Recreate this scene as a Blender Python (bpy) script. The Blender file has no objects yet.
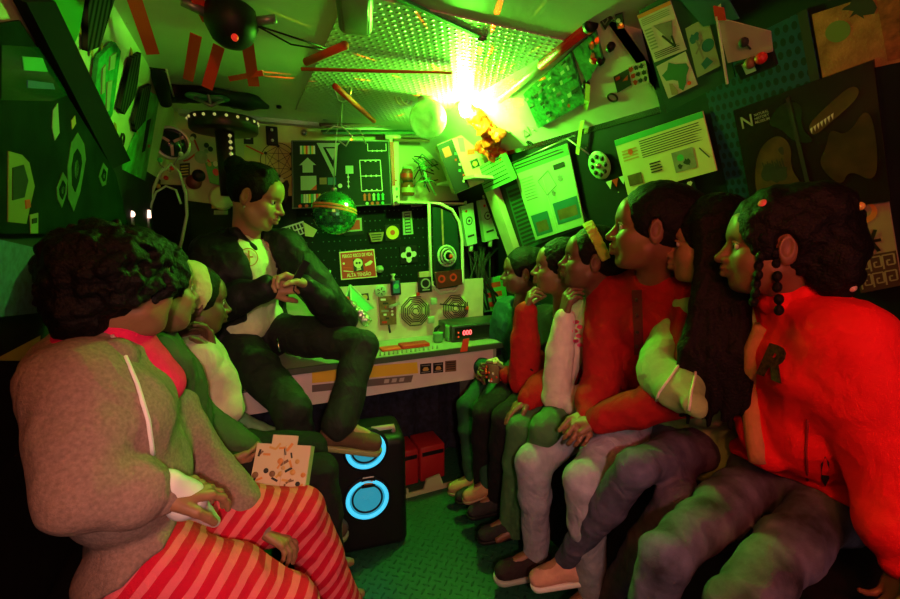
import bpy, bmesh, math, random
import numpy as np
from mathutils import Vector, Matrix, Euler
random.seed(7); np.random.seed(7)
SC = bpy.context.scene
COL = SC.collection
# ---------------------------------------------------------------- camera geometry
FPX = 440.0
CAM = np.array([0, 0, 1.35]); YAW = math.radians(25); PIT = math.radians(9.04)
FWD = np.array([math.sin(YAW)*math.cos(PIT), math.cos(YAW)*math.cos(PIT), -math.sin(PIT)])
RGT = np.array([math.cos(YAW), -math.sin(YAW), 0.0])
DWN = np.cross(FWD, RGT)
def ray(x, y): return FWD + (x-450)/FPX*RGT + (y-299.5)/FPX*DWN
def at(x, y, X=None, Y=None, Z=None, D=None):
    """where the line of sight through a photograph position meets the plane X, Y or Z"""
    r = ray(x, y)
    if X is not None: t = (X-CAM[0])/r[0]
    elif Y is not None: t = (Y-CAM[1])/r[1]
    elif Z is not None: t = (Z-CAM[2])/r[2]
    else: t = D
    return CAM + r*t
def V(p): return np.array(p, float)
def unit(v):
    v = np.array(v, float); return v/np.linalg.norm(v)
# ---------------------------------------------------------------- materials
MATS = {}
def mk(name, col, rough=.6, metal=0, var=0, vscale=12, bump=0, bscale=60, emit=None, estr=0, alpha=1, trans=0, sheen=0, spec=.5, coat=0):
    if name in MATS: return MATS[name]
    m = bpy.data.materials.new(name); m.use_nodes = True
    nt = m.node_tree; b = nt.nodes['Principled BSDF']
    c = (*col, 1)
    b.inputs['Base Color'].default_value = c; b.inputs['Roughness'].default_value = rough
    b.inputs['Metallic'].default_value = metal; b.inputs['Specular IOR Level'].default_value = spec
    b.inputs['Transmission Weight'].default_value = trans; b.inputs['Sheen Weight'].default_value = sheen
    b.inputs['Coat Weight'].default_value = coat
    b.inputs['Alpha'].default_value = alpha
    if emit:
        b.inputs['Emission Color'].default_value = (*emit, 1); b.inputs['Emission Strength'].default_value = estr
    tc = nt.nodes.new('ShaderNodeTexCoord')
    if var:
        n = nt.nodes.new('ShaderNodeTexNoise'); n.inputs['Scale'].default_value = vscale; n.inputs['Detail'].default_value = 5
        nt.links.new(tc.outputs['Object'], n.inputs['Vector'])
        r = nt.nodes.new('ShaderNodeMapRange'); r.inputs['From Min'].default_value = .3; r.inputs['From Max'].default_value = .7
        r.inputs['To Min'].default_value = 1-var; r.inputs['To Max'].default_value = 1+var*.6
        nt.links.new(n.outputs['Fac'], r.inputs['Value'])
        x = nt.nodes.new('ShaderNodeVectorMath'); x.operation = 'SCALE'; x.inputs[0].default_value = col
        nt.links.new(r.outputs['Result'], x.inputs['Scale']); nt.links.new(x.outputs['Vector'], b.inputs['Base Color'])
    if bump:
        n = nt.nodes.new('ShaderNodeTexNoise'); n.inputs['Scale'].default_value = bscale; n.inputs['Detail'].default_value = 4
        nt.links.new(tc.outputs['Object'], n.inputs['Vector'])
        bp = nt.nodes.new('ShaderNodeBump'); bp.inputs['Strength'].default_value = bump; bp.inputs['Distance'].default_value = .004
        nt.links.new(n.outputs['Fac'], bp.inputs['Height']); nt.links.new(bp.outputs['Normal'], b.inputs['Normal'])
    MATS[name] = m
    return m
def nodes_of(m): return m.node_tree.nodes, m.node_tree.links, m.node_tree.nodes['Principled BSDF']
def mathn(nt, op, a, b=None, c=None):
    n = nt.nodes.new('ShaderNodeMath'); n.operation = op
    for i, v in enumerate((a, b, c)):
        if v is None: continue
        if isinstance(v, (int, float)): n.inputs[i].default_value = v
        else: nt.links.new(v, n.inputs[i])
    return n.outputs[0]
WHITE = mk('white paint', (.72, .72, .68), .5, var=.12, vscale=6)
CREAM = mk('cream paint', (.75, .7, .5), .5, var=.12, vscale=9)
BLACK = mk('black plastic', (.008, .008, .008), .5, spec=.3)
SOFTBLACK = mk('black felt', (.008, .009, .009), .95, spec=.1)
DARK = mk('dark board', (.012, .014, .013), .75, var=.4, vscale=8, spec=.2)
GREY = mk('grey metal', (.25, .26, .25), .4, metal=.6)
CHROME = mk('chrome', (.7, .72, .7), .18, metal=1)
RED = mk('red plastic', (.62, .02, .015), .45)
ORANGE = mk('orange red webbing', (.85, .06, .02), .6, bump=.3, bscale=300)
YELLOW = mk('yellow vinyl', (.85, .56, .03), .5)
PAPER = mk('paper', (.7, .7, .62), .7, var=.05)
INK = mk('ink', (.02, .02, .02), .7)
GREENP = mk('green print', (.05, .45, .12), .6)
TEAL = mk('teal print', (.02, .16, .2), .6)
BLUE = mk('blue print', (.02, .07, .3), .6)
WOOD = mk('wood', (.3, .15, .06), .55, var=.4, vscale=20)
PINK = mk('mauve board', (.55, .38, .36), .6, var=.1)
BROWN = mk('brown print', (.2, .1, .04), .6, var=.5, vscale=14)
PCB = mk('green circuit board', (.03, .3, .08), .4, var=.5, vscale=50)
SILVER = mk('silver', (.6, .6, .58), .3, metal=.9)
GREYP = mk('grey print', (.28, .28, .25), .7, var=.3, vscale=30)
# ---------------------------------------------------------------- mesh builder
def wpos(ob):
    p = V(ob.location)
    while ob.parent is not None: ob = ob.parent; p = p+V(ob.location)
    return p
class MB:
    def __init__(s): s.v = []; s.f = []; s.m = []; s.mats = []; s.sm = []
    def mi(s, mat):
        if mat not in s.mats: s.mats.append(mat)
        return s.mats.index(mat)
    def add(s, verts, faces, mat, smooth=False):
        o = len(s.v); k = s.mi(mat)
        s.v += [tuple(map(float, p)) for p in verts]
        for f in faces: s.f.append(tuple(i+o for i in f)); s.m.append(k); s.sm.append(smooth)
        return s
    def frame(s, c, ax, ay, az, size, mat):
        """box with centre c, axes and full sizes"""
        c = V(c); a = [unit(q)*h/2 for q, h in zip((ax, ay, az), size)]
        vs = [c+i*a[0]+j*a[1]+k*a[2] for i in (-1, 1) for j in (-1, 1) for k in (-1, 1)]
        fs = [(0, 1, 3, 2), (4, 6, 7, 5), (0, 4, 5, 1), (2, 3, 7, 6), (0, 2, 6, 4), (1, 5, 7, 3)]
        if np.dot(np.cross(a[0], a[1]), a[2]) < 0: fs = [f[::-1] for f in fs]
        return s.add(vs, fs, mat)
    def box(s, lo, hi, mat):
        lo = V(lo); hi = V(hi)
        return s.frame((lo+hi)/2, (1, 0, 0), (0, 1, 0), (0, 0, 1), hi-lo, mat)
    def bbox(s, lo, hi, mat, r=.01, seg=2, M=None):
        """bevelled box"""
        bm = bmesh.new(); lo = V(lo); hi = V(hi)
        bmesh.ops.create_cube(bm, size=1, matrix=Matrix.Translation((lo+hi)/2) @ Matrix.Diagonal((*(hi-lo), 1)))
        bmesh.ops.bevel(bm, geom=bm.edges[:], offset=r, segments=seg, affect='EDGES', profile=.5)
        if M is not None: bm.transform(M)
        bm.verts.index_update()
        s.add([v.co[:] for v in bm.verts], [[v.index for v in f.verts] for f in bm.faces], mat, True); bm.free()
        return s
    def tube(s, pts, r, mat, n=8, cap=True, closed=False):
        pts = [V(p) for p in pts]; N = len(pts)
        rr = r if isinstance(r, (list, tuple)) else [r]*N
        rings = []; up = None
        for i, p in enumerate(pts):
            if closed: t = pts[(i+1) % N]-pts[i-1]
            else: t = pts[min(i+1, N-1)]-pts[max(i-1, 0)]
            t = unit(t)
            if up is None: up = np.cross(t, (0, 0, 1)) if abs(t[2]) < .9 else np.cross(t, (1, 0, 0))
            up = up-t*np.dot(up, t); up = unit(up); w = np.cross(t, up)
            rings.append([p+rr[i]*(math.cos(2*math.pi*k/n)*up+math.sin(2*math.pi*k/n)*w) for k in range(n)])
        vs = [q for g in rings for q in g]; fs = []
        for i in range(N if closed else N-1):
            j = (i+1) % N
            for k in range(n): fs.append((i*n+k, i*n+(k+1) % n, j*n+(k+1) % n, j*n+k))
        if cap and not closed: fs += [tuple(range(n))[::-1], tuple((N-1)*n+k for k in range(n))]
        return s.add(vs, fs, mat, True)
    def lathe(s, c, axis, prof, mat, n=24, cap=True):
        """prof: (radius, height along axis)"""
        c = V(c); a = unit(axis); u = unit(np.cross(a, (0, 0, 1)) if abs(a[2]) < .9 else np.cross(a, (1, 0, 0))); w = np.cross(a, u)
        vs = [c+a*h+r*(math.cos(2*math.pi*k/n)*u+math.sin(2*math.pi*k/n)*w) for r, h in prof for k in range(n)]
        fs = [(i*n+k, i*n+(k+1) % n, (i+1)*n+(k+1) % n, (i+1)*n+k) for i in range(len(prof)-1) for k in range(n)]
        if cap: fs += [tuple(range(n))[::-1], tuple((len(prof)-1)*n+k for k in range(n))]
        return s.add(vs, fs, mat, True)
    def ball(s, c, r, mat, nu=20, nv=12, R=None):
        c = V(c); r = np.array(r if isinstance(r, (list, tuple)) else (r, r, r), float)
        R = np.eye(3) if R is None else R
        vs = [c+R@(r*np.array([math.sin(math.pi*i/nv)*math.cos(2*math.pi*k/nu), math.sin(math.pi*i/nv)*math.sin(2*math.pi*k/nu), math.cos(math.pi*i/nv)])) for i in range(nv+1) for k in range(nu)]
        fs = [(i*nu+k, (i+1)*nu+k, (i+1)*nu+(k+1) % nu, i*nu+(k+1) % nu) for i in range(nv) for k in range(nu)]
        return s.add(vs, fs, mat, True)
    def torus(s, c, axis, R, r, mat, n=32, m=8):
        a = unit(axis); u = unit(np.cross(a, (0, 0, 1)) if abs(a[2]) < .9 else np.cross(a, (1, 0, 0))); w = np.cross(a, u)
        return s.tube([V(c)+R*(math.cos(2*math.pi*k/n)*u+math.sin(2*math.pi*k/n)*w) for k in range(n)], r, mat, n=m, closed=True)
    def prism(s, pts, nrm, th, mat):
        """flat polygon pts extruded by th along nrm"""
        pts = [V(p) for p in pts]; n = len(pts); d = unit(nrm)*th
        area = sum(np.cross(pts[i], pts[(i+1) % n]) for i in range(n))
        if np.dot(area, d) < 0: pts = pts[::-1]
        fs = [tuple(range(n))[::-1], tuple(n+i for i in range(n))]+[(i, (i+1) % n, n+(i+1) % n, n+i) for i in range(n)]
        return s.add(pts+[p+d for p in pts], fs, mat)
    def build(s, name, parent=None, origin=None):
        me = bpy.data.meshes.new(name)
        o = V(origin) if origin is not None else (np.mean(np.array(s.v), 0) if parent is None else V((0, 0, 0)))
        if parent is not None: o = wpos(parent)
        me.from_pydata([tuple(V(p)-o) for p in s.v], [], s.f)
        for m in s.mats: me.materials.append(m)
        me.polygons.foreach_set('material_index', s.m); me.polygons.foreach_set('use_smooth', s.sm)
        me.update()
        ob = bpy.data.objects.new(name, me); COL.objects.link(ob)
        if parent is not None: ob.parent = parent
        else: ob.location = o; ob.matrix_world = Matrix.Translation(o)
        return ob
def tag(o, label, cat, group=None, kind=None):
    o['label'] = label; o['category'] = cat
    if group: o['group'] = group
    if kind: o['kind'] = kind
    return o
def empty(name, loc, label, cat, group=None):
    o = bpy.data.objects.new(name, None); COL.objects.link(o); o.location = tuple(loc); o.matrix_world = Matrix.Translation(tuple(loc))
    o.empty_display_size = .05
    return tag(o, label, cat, group)
def struct(mb, name):
    o = mb.build(name); o['kind'] = 'structure'; return o
def textmesh(txt, mat, size, origin, ux, uy, bold=0, align='CENTER', width=None):
    """verts/faces of real lettering laid on a plane: ux along the line, uy up"""
    cu = bpy.data.curves.new('lettering', 'FONT'); cu.body = txt; cu.size = 1; cu.align_x = align; cu.align_y = 'CENTER'; cu.offset = bold
    cu.resolution_u = 3
    ob = bpy.data.objects.new('lettering', cu); COL.objects.link(ob)
    dg = bpy.context.evaluated_depsgraph_get(); me = bpy.data.meshes.new_from_object(ob.evaluated_get(dg))
    vs = np.array([v.co[:] for v in me.vertices]); fs = [tuple(p.vertices) for p in me.polygons]
    bpy.data.objects.remove(ob); bpy.data.curves.remove(cu); bpy.data.meshes.remove(me)
    sx = size
    if width is not None: sx = width/(vs[:, 0].max()-vs[:, 0].min())
    P = [V(origin)+unit(ux)*p[0]*sx+unit(uy)*p[1]*size for p in vs]
    return P, fs, mat
# ---------------------------------------------------------------- distance fields -> continuous surfaces
def nz(P, f, seed=0):
    a = 1.3*seed
    x, y, z = P[..., 0]*f+a, P[..., 1]*f+2*a, P[..., 2]*f-a
    return (np.sin(x+1.7*np.sin(.9*y+a))+np.sin(y*1.1+1.9*np.sin(1.05*z+2*a))+np.sin(z*.95+1.6*np.sin(1.15*x-a)))/3
class SDF:
    def __init__(s): s.ops = []; s.disp = None; s.amp = 0
    def cap(s, a, b, ra, rb=None, k=.02, op='u', mat=0):
        a = V(a); b = V(b); rb = ra if rb is None else rb; r = max(ra, rb)
        s.ops.append(('c', (a, b, ra, rb), np.minimum(a, b)-r, np.maximum(a, b)+r, k, op)); return s
    def chain(s, pts, rs, k=.02, op='u'):
        for i in range(len(pts)-1): s.cap(pts[i], pts[i+1], rs[i], rs[i+1], k, op)
        return s
    def ell(s, c, r, R=None, k=.02, op='u'):
        c = V(c); r = V(r if not isinstance(r, (int, float)) else (r, r, r)); R = np.eye(3) if R is None else np.array(R)
        e = np.max(r); e = np.array([e, e, e])
        s.ops.append(('e', (c, r, R), c-e, c+e, k, op)); return s
    def plane(s, p, n, k=.004):
        """cut away what lies on the side n points to"""
        s.ops.append(('p', (V(p), unit(n)), None, None, k, 's')); return s
    def one(s, o, P):
        if o[0] == 'c':
            a, b, ra, rb = o[1]; d = b-a; t = np.clip((P-a)@d/max(d@d, 1e-12), 0, 1)
            return np.linalg.norm(P-a-t[..., None]*d, axis=-1)-(ra+(rb-ra)*t)
        if o[0] == 'e':
            c, r, R = o[1]; q = (P-c)@R
            k0 = np.linalg.norm(q/r, axis=-1); k1 = np.linalg.norm(q/(r*r), axis=-1)
            return np.where(k0 < 1e-6, -r.min(), k0*(k0-1)/np.maximum(k1, 1e-9))
        return -((P-o[1][0])@o[1][1])
    def fold(s, d, di, k, op):
        if op == 'u':
            h = np.clip(.5+.5*(d-di)/k, 0, 1); return d*(1-h)+di*h-k*h*(1-h)
        di = -di if op == 's' else di
        h = np.clip(.5-.5*(d-di)/k, 0, 1); return d*(1-h)+di*h+k*h*(1-h)
    def mesh(s, res):
        u = [o for o in s.ops if o[0] != 'p' and o[5] == 'u']
        lo = np.min([o[2] for o in u], 0)-.02-s.amp; hi = np.max([o[3] for o in u], 0)+.02+s.amp
        B = 8; bs = B*res; nb = np.ceil((hi-lo)/bs).astype(int)
        I = np.stack(np.meshgrid(*[np.arange(n) for n in nb], indexing='ij'), -1).reshape(-1, 3)
        Cn = lo+(I+.5)*bs
        d = np.full(len(Cn), 9.)
        for o in s.ops:
            d = s.fold(d, s.one(o, Cn), o[4], o[5])
        I = I[np.abs(d) < bs*1.05+s.amp*1.5]; Cn = lo+(I+.5)*bs
        g = np.arange(B+1)
        G = np.stack(np.meshgrid(g, g, g, indexing='ij'), -1).reshape(-1, 3)
        P = lo+(I[:, None, :]*B+G[None])*res
        D = np.full(P.shape[:2], .2)
        for o in s.ops:
            if o[0] == 'p': D = s.fold(D, s.one(o, P), o[4], o[5]); continue
            m = bs*.5+o[4]+.03
            sel = np.all((Cn > o[2]-m) & (Cn < o[3]+m), 1)
            if sel.any(): D[sel] = s.fold(D[sel], s.one(o, P[sel]), o[4], o[5])
        if s.disp is not None: D = D+s.disp(P)
        D = D.reshape(-1, B+1, B+1, B+1)
        S = D < 0
        cnt = sum(S[:, i:B+i, j:B+j, k:B+k].astype(np.int8) for i in (0, 1) for j in (0, 1) for k in (0, 1))
        act = (cnt > 0) & (cnt < 8)
        bi, ci, cj, ck = np.nonzero(act)
        acc = np.zeros((len(bi), 3)); w = np.zeros(len(bi))
        cs = [(i, j, k) for i in (0, 1) for j in (0, 1) for k in (0, 1)]
        for a in cs:
            for ax in range(3):
                if a[ax] == 1: continue
                b = list(a); b[ax] = 1
                da = D[bi, ci+a[0], cj+a[1], ck+a[2]]; db = D[bi, ci+b[0], cj+b[1], ck+b[2]]
                x = (da < 0) != (db < 0); t = np.where(x, da/np.where(x, da-db, 1), 0)
                p = np.stack([np.full(len(bi), float(q)) for q in a], 1); p[:, ax] += t
                acc += p*x[:, None]; w += x
        gc = I[bi]*B+np.stack([ci, cj, ck], 1)
        verts = lo+(gc+acc/w[:, None])*res
        nn = nb*B+2
        key = lambda c: (c[:, 0]*nn[1]+c[:, 1])*nn[2]+c[:, 2]
        K = key(gc); od = np.argsort(K); Ks = K[od]
        def look(c):
            k = key(c); j = np.searchsorted(Ks, k); j = np.minimum(j, len(Ks)-1)
            return np.where(Ks[j] == k, od[j], -1)
        faces = []
        for ax in range(3):
            e = [slice(0, B)]*3; e2 = list(e); e2[ax] = slice(1, B+1)
            s0 = S[(slice(None), *e)]; s1 = S[(slice(None), *e2)]
            b_, i_, j_, k_ = np.nonzero(s0 != s1)
            c = I[b_]*B+np.stack([i_, j_, k_], 1)
            o1 = np.zeros(3, int); o2 = np.zeros(3, int); o1[(ax+1) % 3] = 1; o2[(ax+2) % 3] = 1
            q = np.stack([look(c-o1-o2), look(c-o2), look(c), look(c-o1)], 1)
            fl = ~s0[b_, i_, j_, k_]
            q[fl] = q[fl][:, ::-1]
            faces.append(q[(q >= 0).all(1)])
        return verts, np.concatenate(faces)
def solid(name, sdf, res, mat, parent=None, origin=None, extra=None, smooth=1):
    vs, fs = sdf.mesh(res) if sdf is not None else (np.zeros((0, 3)), np.zeros((0, 4), int))
    vv = [vs]; ff = [fs]; n = len(vs)
    for q, r in (extra or []):
        a, b = q.mesh(r); vv.append(a); ff.append(b+n); n += len(a)
    vs = np.concatenate(vv); fs = np.concatenate(ff)
    me = bpy.data.meshes.new(name)
    o = wpos(parent) if parent is not None else V(origin)
    me.vertices.add(len(vs)); me.vertices.foreach_set('co', (vs-o).astype(np.float32).ravel())
    me.loops.add(len(fs)*4); me.loops.foreach_set('vertex_index', fs.astype(np.int32).ravel())
    me.polygons.add(len(fs)); me.polygons.foreach_set('loop_start', np.arange(0, len(fs)*4, 4, dtype=np.int32))
    try: me.polygons.foreach_set('loop_total', np.full(len(fs), 4, np.int32))
    except Exception: pass
    me.polygons.foreach_set('use_smooth', np.ones(len(fs), bool))
    me.update(calc_edges=True); me.validate()
    me.materials.append(mat)
    ob = bpy.data.objects.new(name, me); COL.objects.link(ob)
    if parent is not None: ob.parent = parent
    else: ob.location = tuple(o); ob.matrix_world = Matrix.Translation(tuple(o))
    return ob

from mathutils.bvhtree import BVHTree
def on(ob, x, y, off=.0015):
    """the point (and normal) of a built surface along a line of sight; used to lay prints and seams on clothes"""
    key = ob.name
    if key not in on.c:
        o = wpos(ob); me = ob.data
        co = np.empty(len(me.vertices)*3, np.float32); me.vertices.foreach_get('co', co)
        on.c[key] = BVHTree.FromPolygons((co.reshape(-1, 3)+o).tolist(), [tuple(p.vertices) for p in me.polygons])
    h = on.c[key].ray_cast(Vector(CAM), Vector(unit(ray(x, y))))
    if h[0] is None: return None
    n = V(h[1]); n = n if np.dot(n, ray(x, y)) < 0 else -n
    return V(h[0])+n*off, n
on.c = {}
def seam(m, ob, pts, r, mat, off=.001, sub=4, n=6):
    q = []
    for i in range(len(pts)-1):
        for k in range(sub):
            t = k/sub; h = on(ob, pts[i][0]*(1-t)+pts[i+1][0]*t, pts[i][1]*(1-t)+pts[i+1][1]*t, off)
            if h: q.append(h[0])
    h = on(ob, *pts[-1], off)
    if h: q.append(h[0])
    if len(q) > 1: m.tube(q, r, mat, n)
    return m
def patch(m, ob, pts, mat, th=.003, off=.0):
    q = [on(ob, *p, off) for p in pts]; q = [p for p in q if p]
    if len(q) < 3: return m
    nn = unit(sum(n for p, n in q)); c = sum(p for p, n in q)/len(q)
    m.prism([p-nn*.002 for p, n in q], nn, th+.002, mat); return m
# ---------------------------------------------------------------- the van's shell
ZC = 1.94; YB = 2.72; YR = -1.3
LP = [(-.46, 0), (-.445, .9), (-.36, 1.6), (-.27, ZC)]
RP = [(1.56, 0), (1.55, 1.05), (1.25, 1.74), (.98, ZC)]
def hit(prof, x, y, seg=None, off=0.0):
    """point of a side wall seen at a place of the photograph (and the wall's inward normal)"""
    r = ray(x, y); best = None
    for i in (range(len(prof)-1) if seg is None else [seg]):
        a, b = V(prof[i]), V(prof[i+1]); d = b-a; n = np.array([-d[1], 0, d[0]]); n = n/np.linalg.norm(n)
        if n[0]*(.36-a[0]) < 0: n = -n
        p0 = np.array([a[0], 0, a[1]])
        t = np.dot(p0-CAM, n)/np.dot(r, n); p = CAM+r*t
        if t > 0 and (seg is not None or -1e-6 <= (p[2]-a[1])/(b[1]-a[1]) <= 1+1e-6):
            best = (p+n*off, n); break
    return best
def wall_mesh(prof, mats, name, th=.05):
    m = MB(); sg = 1 if prof[0][0] > .3 else -1
    for i in range(len(prof)-1):
        (x0, z0), (x1, z1) = prof[i], prof[i+1]
        q = [(x0, YR, z0), (x0, YB, z0), (x1, YB, z1), (x1, YR, z1)]
        m.prism(q, (sg, 0, .2), th, mats[i])
    return struct(m, name)
# checker plate floor
FLOORM = mk('checker plate', (.014, .085, .04), .42, spec=.5)
n_, l_, b_ = nodes_of(FLOORM); nt = FLOORM.node_tree
tc = n_.new('ShaderNodeTexCoord'); sx = n_.new('ShaderNodeSeparateXYZ')
rot = n_.new('ShaderNodeMapping'); rot.inputs['Rotation'].default_value = (0, 0, math.radians(45)); l_.new(tc.outputs['Object'], rot.inputs['Vector']); l_.new(rot.outputs['Vector'], sx.inputs['Vector'])
S_ = 30.0
u = mathn(nt, 'MULTIPLY', sx.outputs['X'], S_); v = mathn(nt, 'MULTIPLY', sx.outputs['Y'], S_)
fu = mathn(nt, 'SUBTRACT', mathn(nt, 'FRACT', u), .5); fv = mathn(nt, 'SUBTRACT', mathn(nt, 'FRACT', v), .5)
par = mathn(nt, 'MODULO', mathn(nt, 'ABSOLUTE', mathn(nt, 'ADD', mathn(nt, 'FLOOR', u), mathn(nt, 'FLOOR', v))), 2.0)
def lens(a, b):
    return mathn(nt, 'SUBTRACT', 1.0, mathn(nt, 'ADD', mathn(nt, 'MULTIPLY', mathn(nt, 'ABSOLUTE', a), 2.2), mathn(nt, 'POWER', mathn(nt, 'ABSOLUTE', mathn(nt, 'MULTIPLY', b, 6.5)), 2.0)))
h1 = mathn(nt, 'MAXIMUM', lens(fu, fv), 0.0); h2 = mathn(nt, 'MAXIMUM', lens(fv, fu), 0.0)
mx = mathn(nt, 'ADD', mathn(nt, 'MULTIPLY', h1, par), mathn(nt, 'MULTIPLY', h2, mathn(nt, 'SUBTRACT', 1.0, par)))
hh = mathn(nt, 'MINIMUM', mathn(nt, 'MULTIPLY', mx, 2.2), 1.0)
bp = n_.new('ShaderNodeBump'); bp.inputs['Strength'].default_value = 1; bp.inputs['Distance'].default_value = .009
l_.new(hh, bp.inputs['Height']); l_.new(bp.outputs['Normal'], b_.inputs['Normal'])
m = MB(); m.box((-.6, YR, -.05), (1.7, YB+.1, 0), FLOORM); floor = struct(m, 'floor')
# ceiling with a faint panel seam
CEILM = mk('ceiling paint', (.76, .74, .6), .45, var=.1, vscale=4)
m = MB(); m.box((-.4, YR, ZC), (1.15, YB+.1, ZC+.05), CEILM); struct(m, 'ceiling')
m = MB(); m.box((-.25, YB-.07, ZC-.02), (1.0, YB, ZC), WHITE); struct(m, 'trim_1')
SIDE = mk('dark side lining', (.016, .018, .018), .7, var=.3, spec=.2)
RWALL = mk('dark blue side lining', (.008, .014, .015), .5, var=.4, vscale=5, spec=.3)
wall_mesh(LP, [SIDE, SIDE, CREAM], 'wall_left')
RP2 = [(1.55, 1.05), (1.12, ZC)]; YN = 1.05; PK = [(1.30, 1.55), (.97, 1.95)]
m = MB()
for i, (mt, y0) in enumerate(((SIDE, YR), (RWALL, YR), (WHITE, YN))):
    (x0, z0), (x1, z1) = RP[i], RP[i+1]; m.prism([(x0, y0, z0), (x0, YB, z0), (x1, YB, z1), (x1, y0, z1)], (1, 0, .2), .05, mt)
(x0, z0), (x1, z1) = RP2; m.prism([(x0, YR, z0), (x0, YN, z0), (x1, YN, z1), (x1, YR, z1)], (1, 0, .2), .05, RWALL)
m.prism([(.98, YN, ZC), (1.25, YN, 1.74), (1.3, YN, ZC)], (0, 1, 0), .01, WHITE)
struct(m, 'wall_right')
# edge moulding along the foot of the sloping panel, and along the ceiling
m = MB(); m.frame((1.255, (YN+YB)/2, 1.735), (0, 1, 0), (.4, 0, -.9), (1, 0, .3), (YB-YN, .02, .012), CHROME); struct(m, 'trim_2')
# front bulkhead
BACKM = mk('bulkhead lining', (.62, .58, .34), .6, var=.12, vscale=5)
m = MB(); m.box((-.6, YB, 0), (1.7, YB+.05, ZC), BACKM); struct(m, 'wall_back')
# ---------------------------------------------------------------- camera and light
cam = bpy.data.cameras.new('camera'); co = bpy.data.objects.new('camera', cam); COL.objects.link(co)
cam.sensor_width = 36; cam.lens = FPX/900*36; cam.clip_start = .02
R3 = Matrix((tuple(RGT), tuple(-DWN), tuple(-FWD))).transposed().to_4x4()
co.matrix_world = Matrix.Translation(tuple(CAM)) @ R3
SC.camera = co
def light(name, typ, loc, col, power, size=.1, aim=None, spread=None):
    L = bpy.data.lights.new(name, typ); L.color = col; L.energy = power
    if typ == 'AREA':
        L.shape = 'RECTANGLE'; L.size, L.size_y = size if isinstance(size, tuple) else (size, size)
        if spread: L.spread = spread
    else: L.shadow_soft_size = size
    o = bpy.data.objects.new(name, L); COL.objects.link(o); o.location = loc
    if aim is not None: o.rotation_euler = (Vector(aim)-Vector(loc)).to_track_quat('-Z', 'Y').to_euler()
    return o
light('green_lamp', 'POINT', (.93, 1.86, 1.85), (.13, 1, .03), 52, .03)
light('camera_fill', 'AREA', (.35, -1.1, 1.25), (1, .5, .42), 4.5, (1.4, 1.2), aim=(.6, 1.2, .9))  # unseen pinkish fill added behind the camera to lift the near sides
light('warm_fill', 'POINT', (-.05, -.3, 1.84), (1, .2, .05), 15, .05)  # unseen orange fill added to warm the ceiling and upper left wall
light('low_fill', 'SPOT', (-.02, -.35, 1.5), (1, .52, .42), 48, .025, aim=(.5, 1.7, .5))  # unseen pink spot added to light bench front and legs below the heads
bpy.data.lights['low_fill'].spot_size = math.radians(58); bpy.data.lights['low_fill'].spot_blend = .6
light('jacket_fill', 'SPOT', (.15, -.55, 1.75), (1, .04, .08), 26, .05, aim=(1.2, .5, 1.0))  # unseen red spot added to brighten the nearest red jacket
bpy.data.lights['jacket_fill'].spot_size = math.radians(62); bpy.data.lights['jacket_fill'].spot_blend = .9
w = bpy.data.worlds.new('world'); SC.world = w; w.use_nodes = True
w.node_tree.nodes['Background'].inputs[0].default_value = (.5, .5, .6, 1); w.node_tree.nodes['Background'].inputs[1].default_value = .006
vs_ = SC.view_settings; vs_.view_transform = 'Standard'; vs_.look = 'None'; vs_.exposure = 0; vs_.gamma = 1; vs_.use_curve_mapping = False
# the laser: a second beam at the lamp that throws a pattern of small beads, stretched where it grazes the ceiling
lz = light('laser_projector', 'POINT', (.95, 1.80, 1.86), (1, .12, .03), 90, .004)
L = lz.data; L.use_nodes = True; lt = L.node_tree; em = lt.nodes['Emission']
tc = lt.nodes.new('ShaderNodeTexCoord'); vo = lt.nodes.new('ShaderNodeTexVoronoi'); vo.inputs['Scale'].default_value = 17
lt.links.new(tc.outputs['Normal'], vo.inputs['Vector'])
ls = lt.nodes.new('ShaderNodeMath'); ls.operation = 'LESS_THAN'; ls.inputs[1].default_value = .15
lt.links.new(vo.outputs['Distance'], ls.inputs[0])
ml = lt.nodes.new('ShaderNodeMath'); ml.operation = 'MULTIPLY'; ml.inputs[1].default_value = 6
sz = lt.nodes.new('ShaderNodeSeparateXYZ'); lt.links.new(tc.outputs['Normal'], sz.inputs['Vector'])
gt = lt.nodes.new('ShaderNodeMath'); gt.operation = 'GREATER_THAN'; gt.inputs[1].default_value = .015; lt.links.new(sz.outputs['Z'], gt.inputs[0])
m2 = lt.nodes.new('ShaderNodeMath'); m2.operation = 'MULTIPLY'; lt.links.new(ls.outputs[0], m2.inputs[0]); lt.links.new(gt.outputs[0], m2.inputs[1]); lt.links.new(m2.outputs[0], ml.inputs[0]); lt.links.new(ml.outputs[0], em.inputs['Strength'])
cr = lt.nodes.new('ShaderNodeValToRGB'); cr.color_ramp.interpolation = 'CONSTANT'
cr.color_ramp.elements[0].color = (1, .1, .03, 1); cr.color_ramp.elements[1].color = (.1, 1, .05, 1); cr.color_ramp.elements[1].position = .5
sp = lt.nodes.new('ShaderNodeSeparateColor'); lt.links.new(vo.outputs['Color'], sp.inputs['Color'])
lt.links.new(sp.outputs['Red'], cr.inputs['Fac']); lt.links.new(cr.outputs['Color'], em.inputs['Color'])
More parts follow.
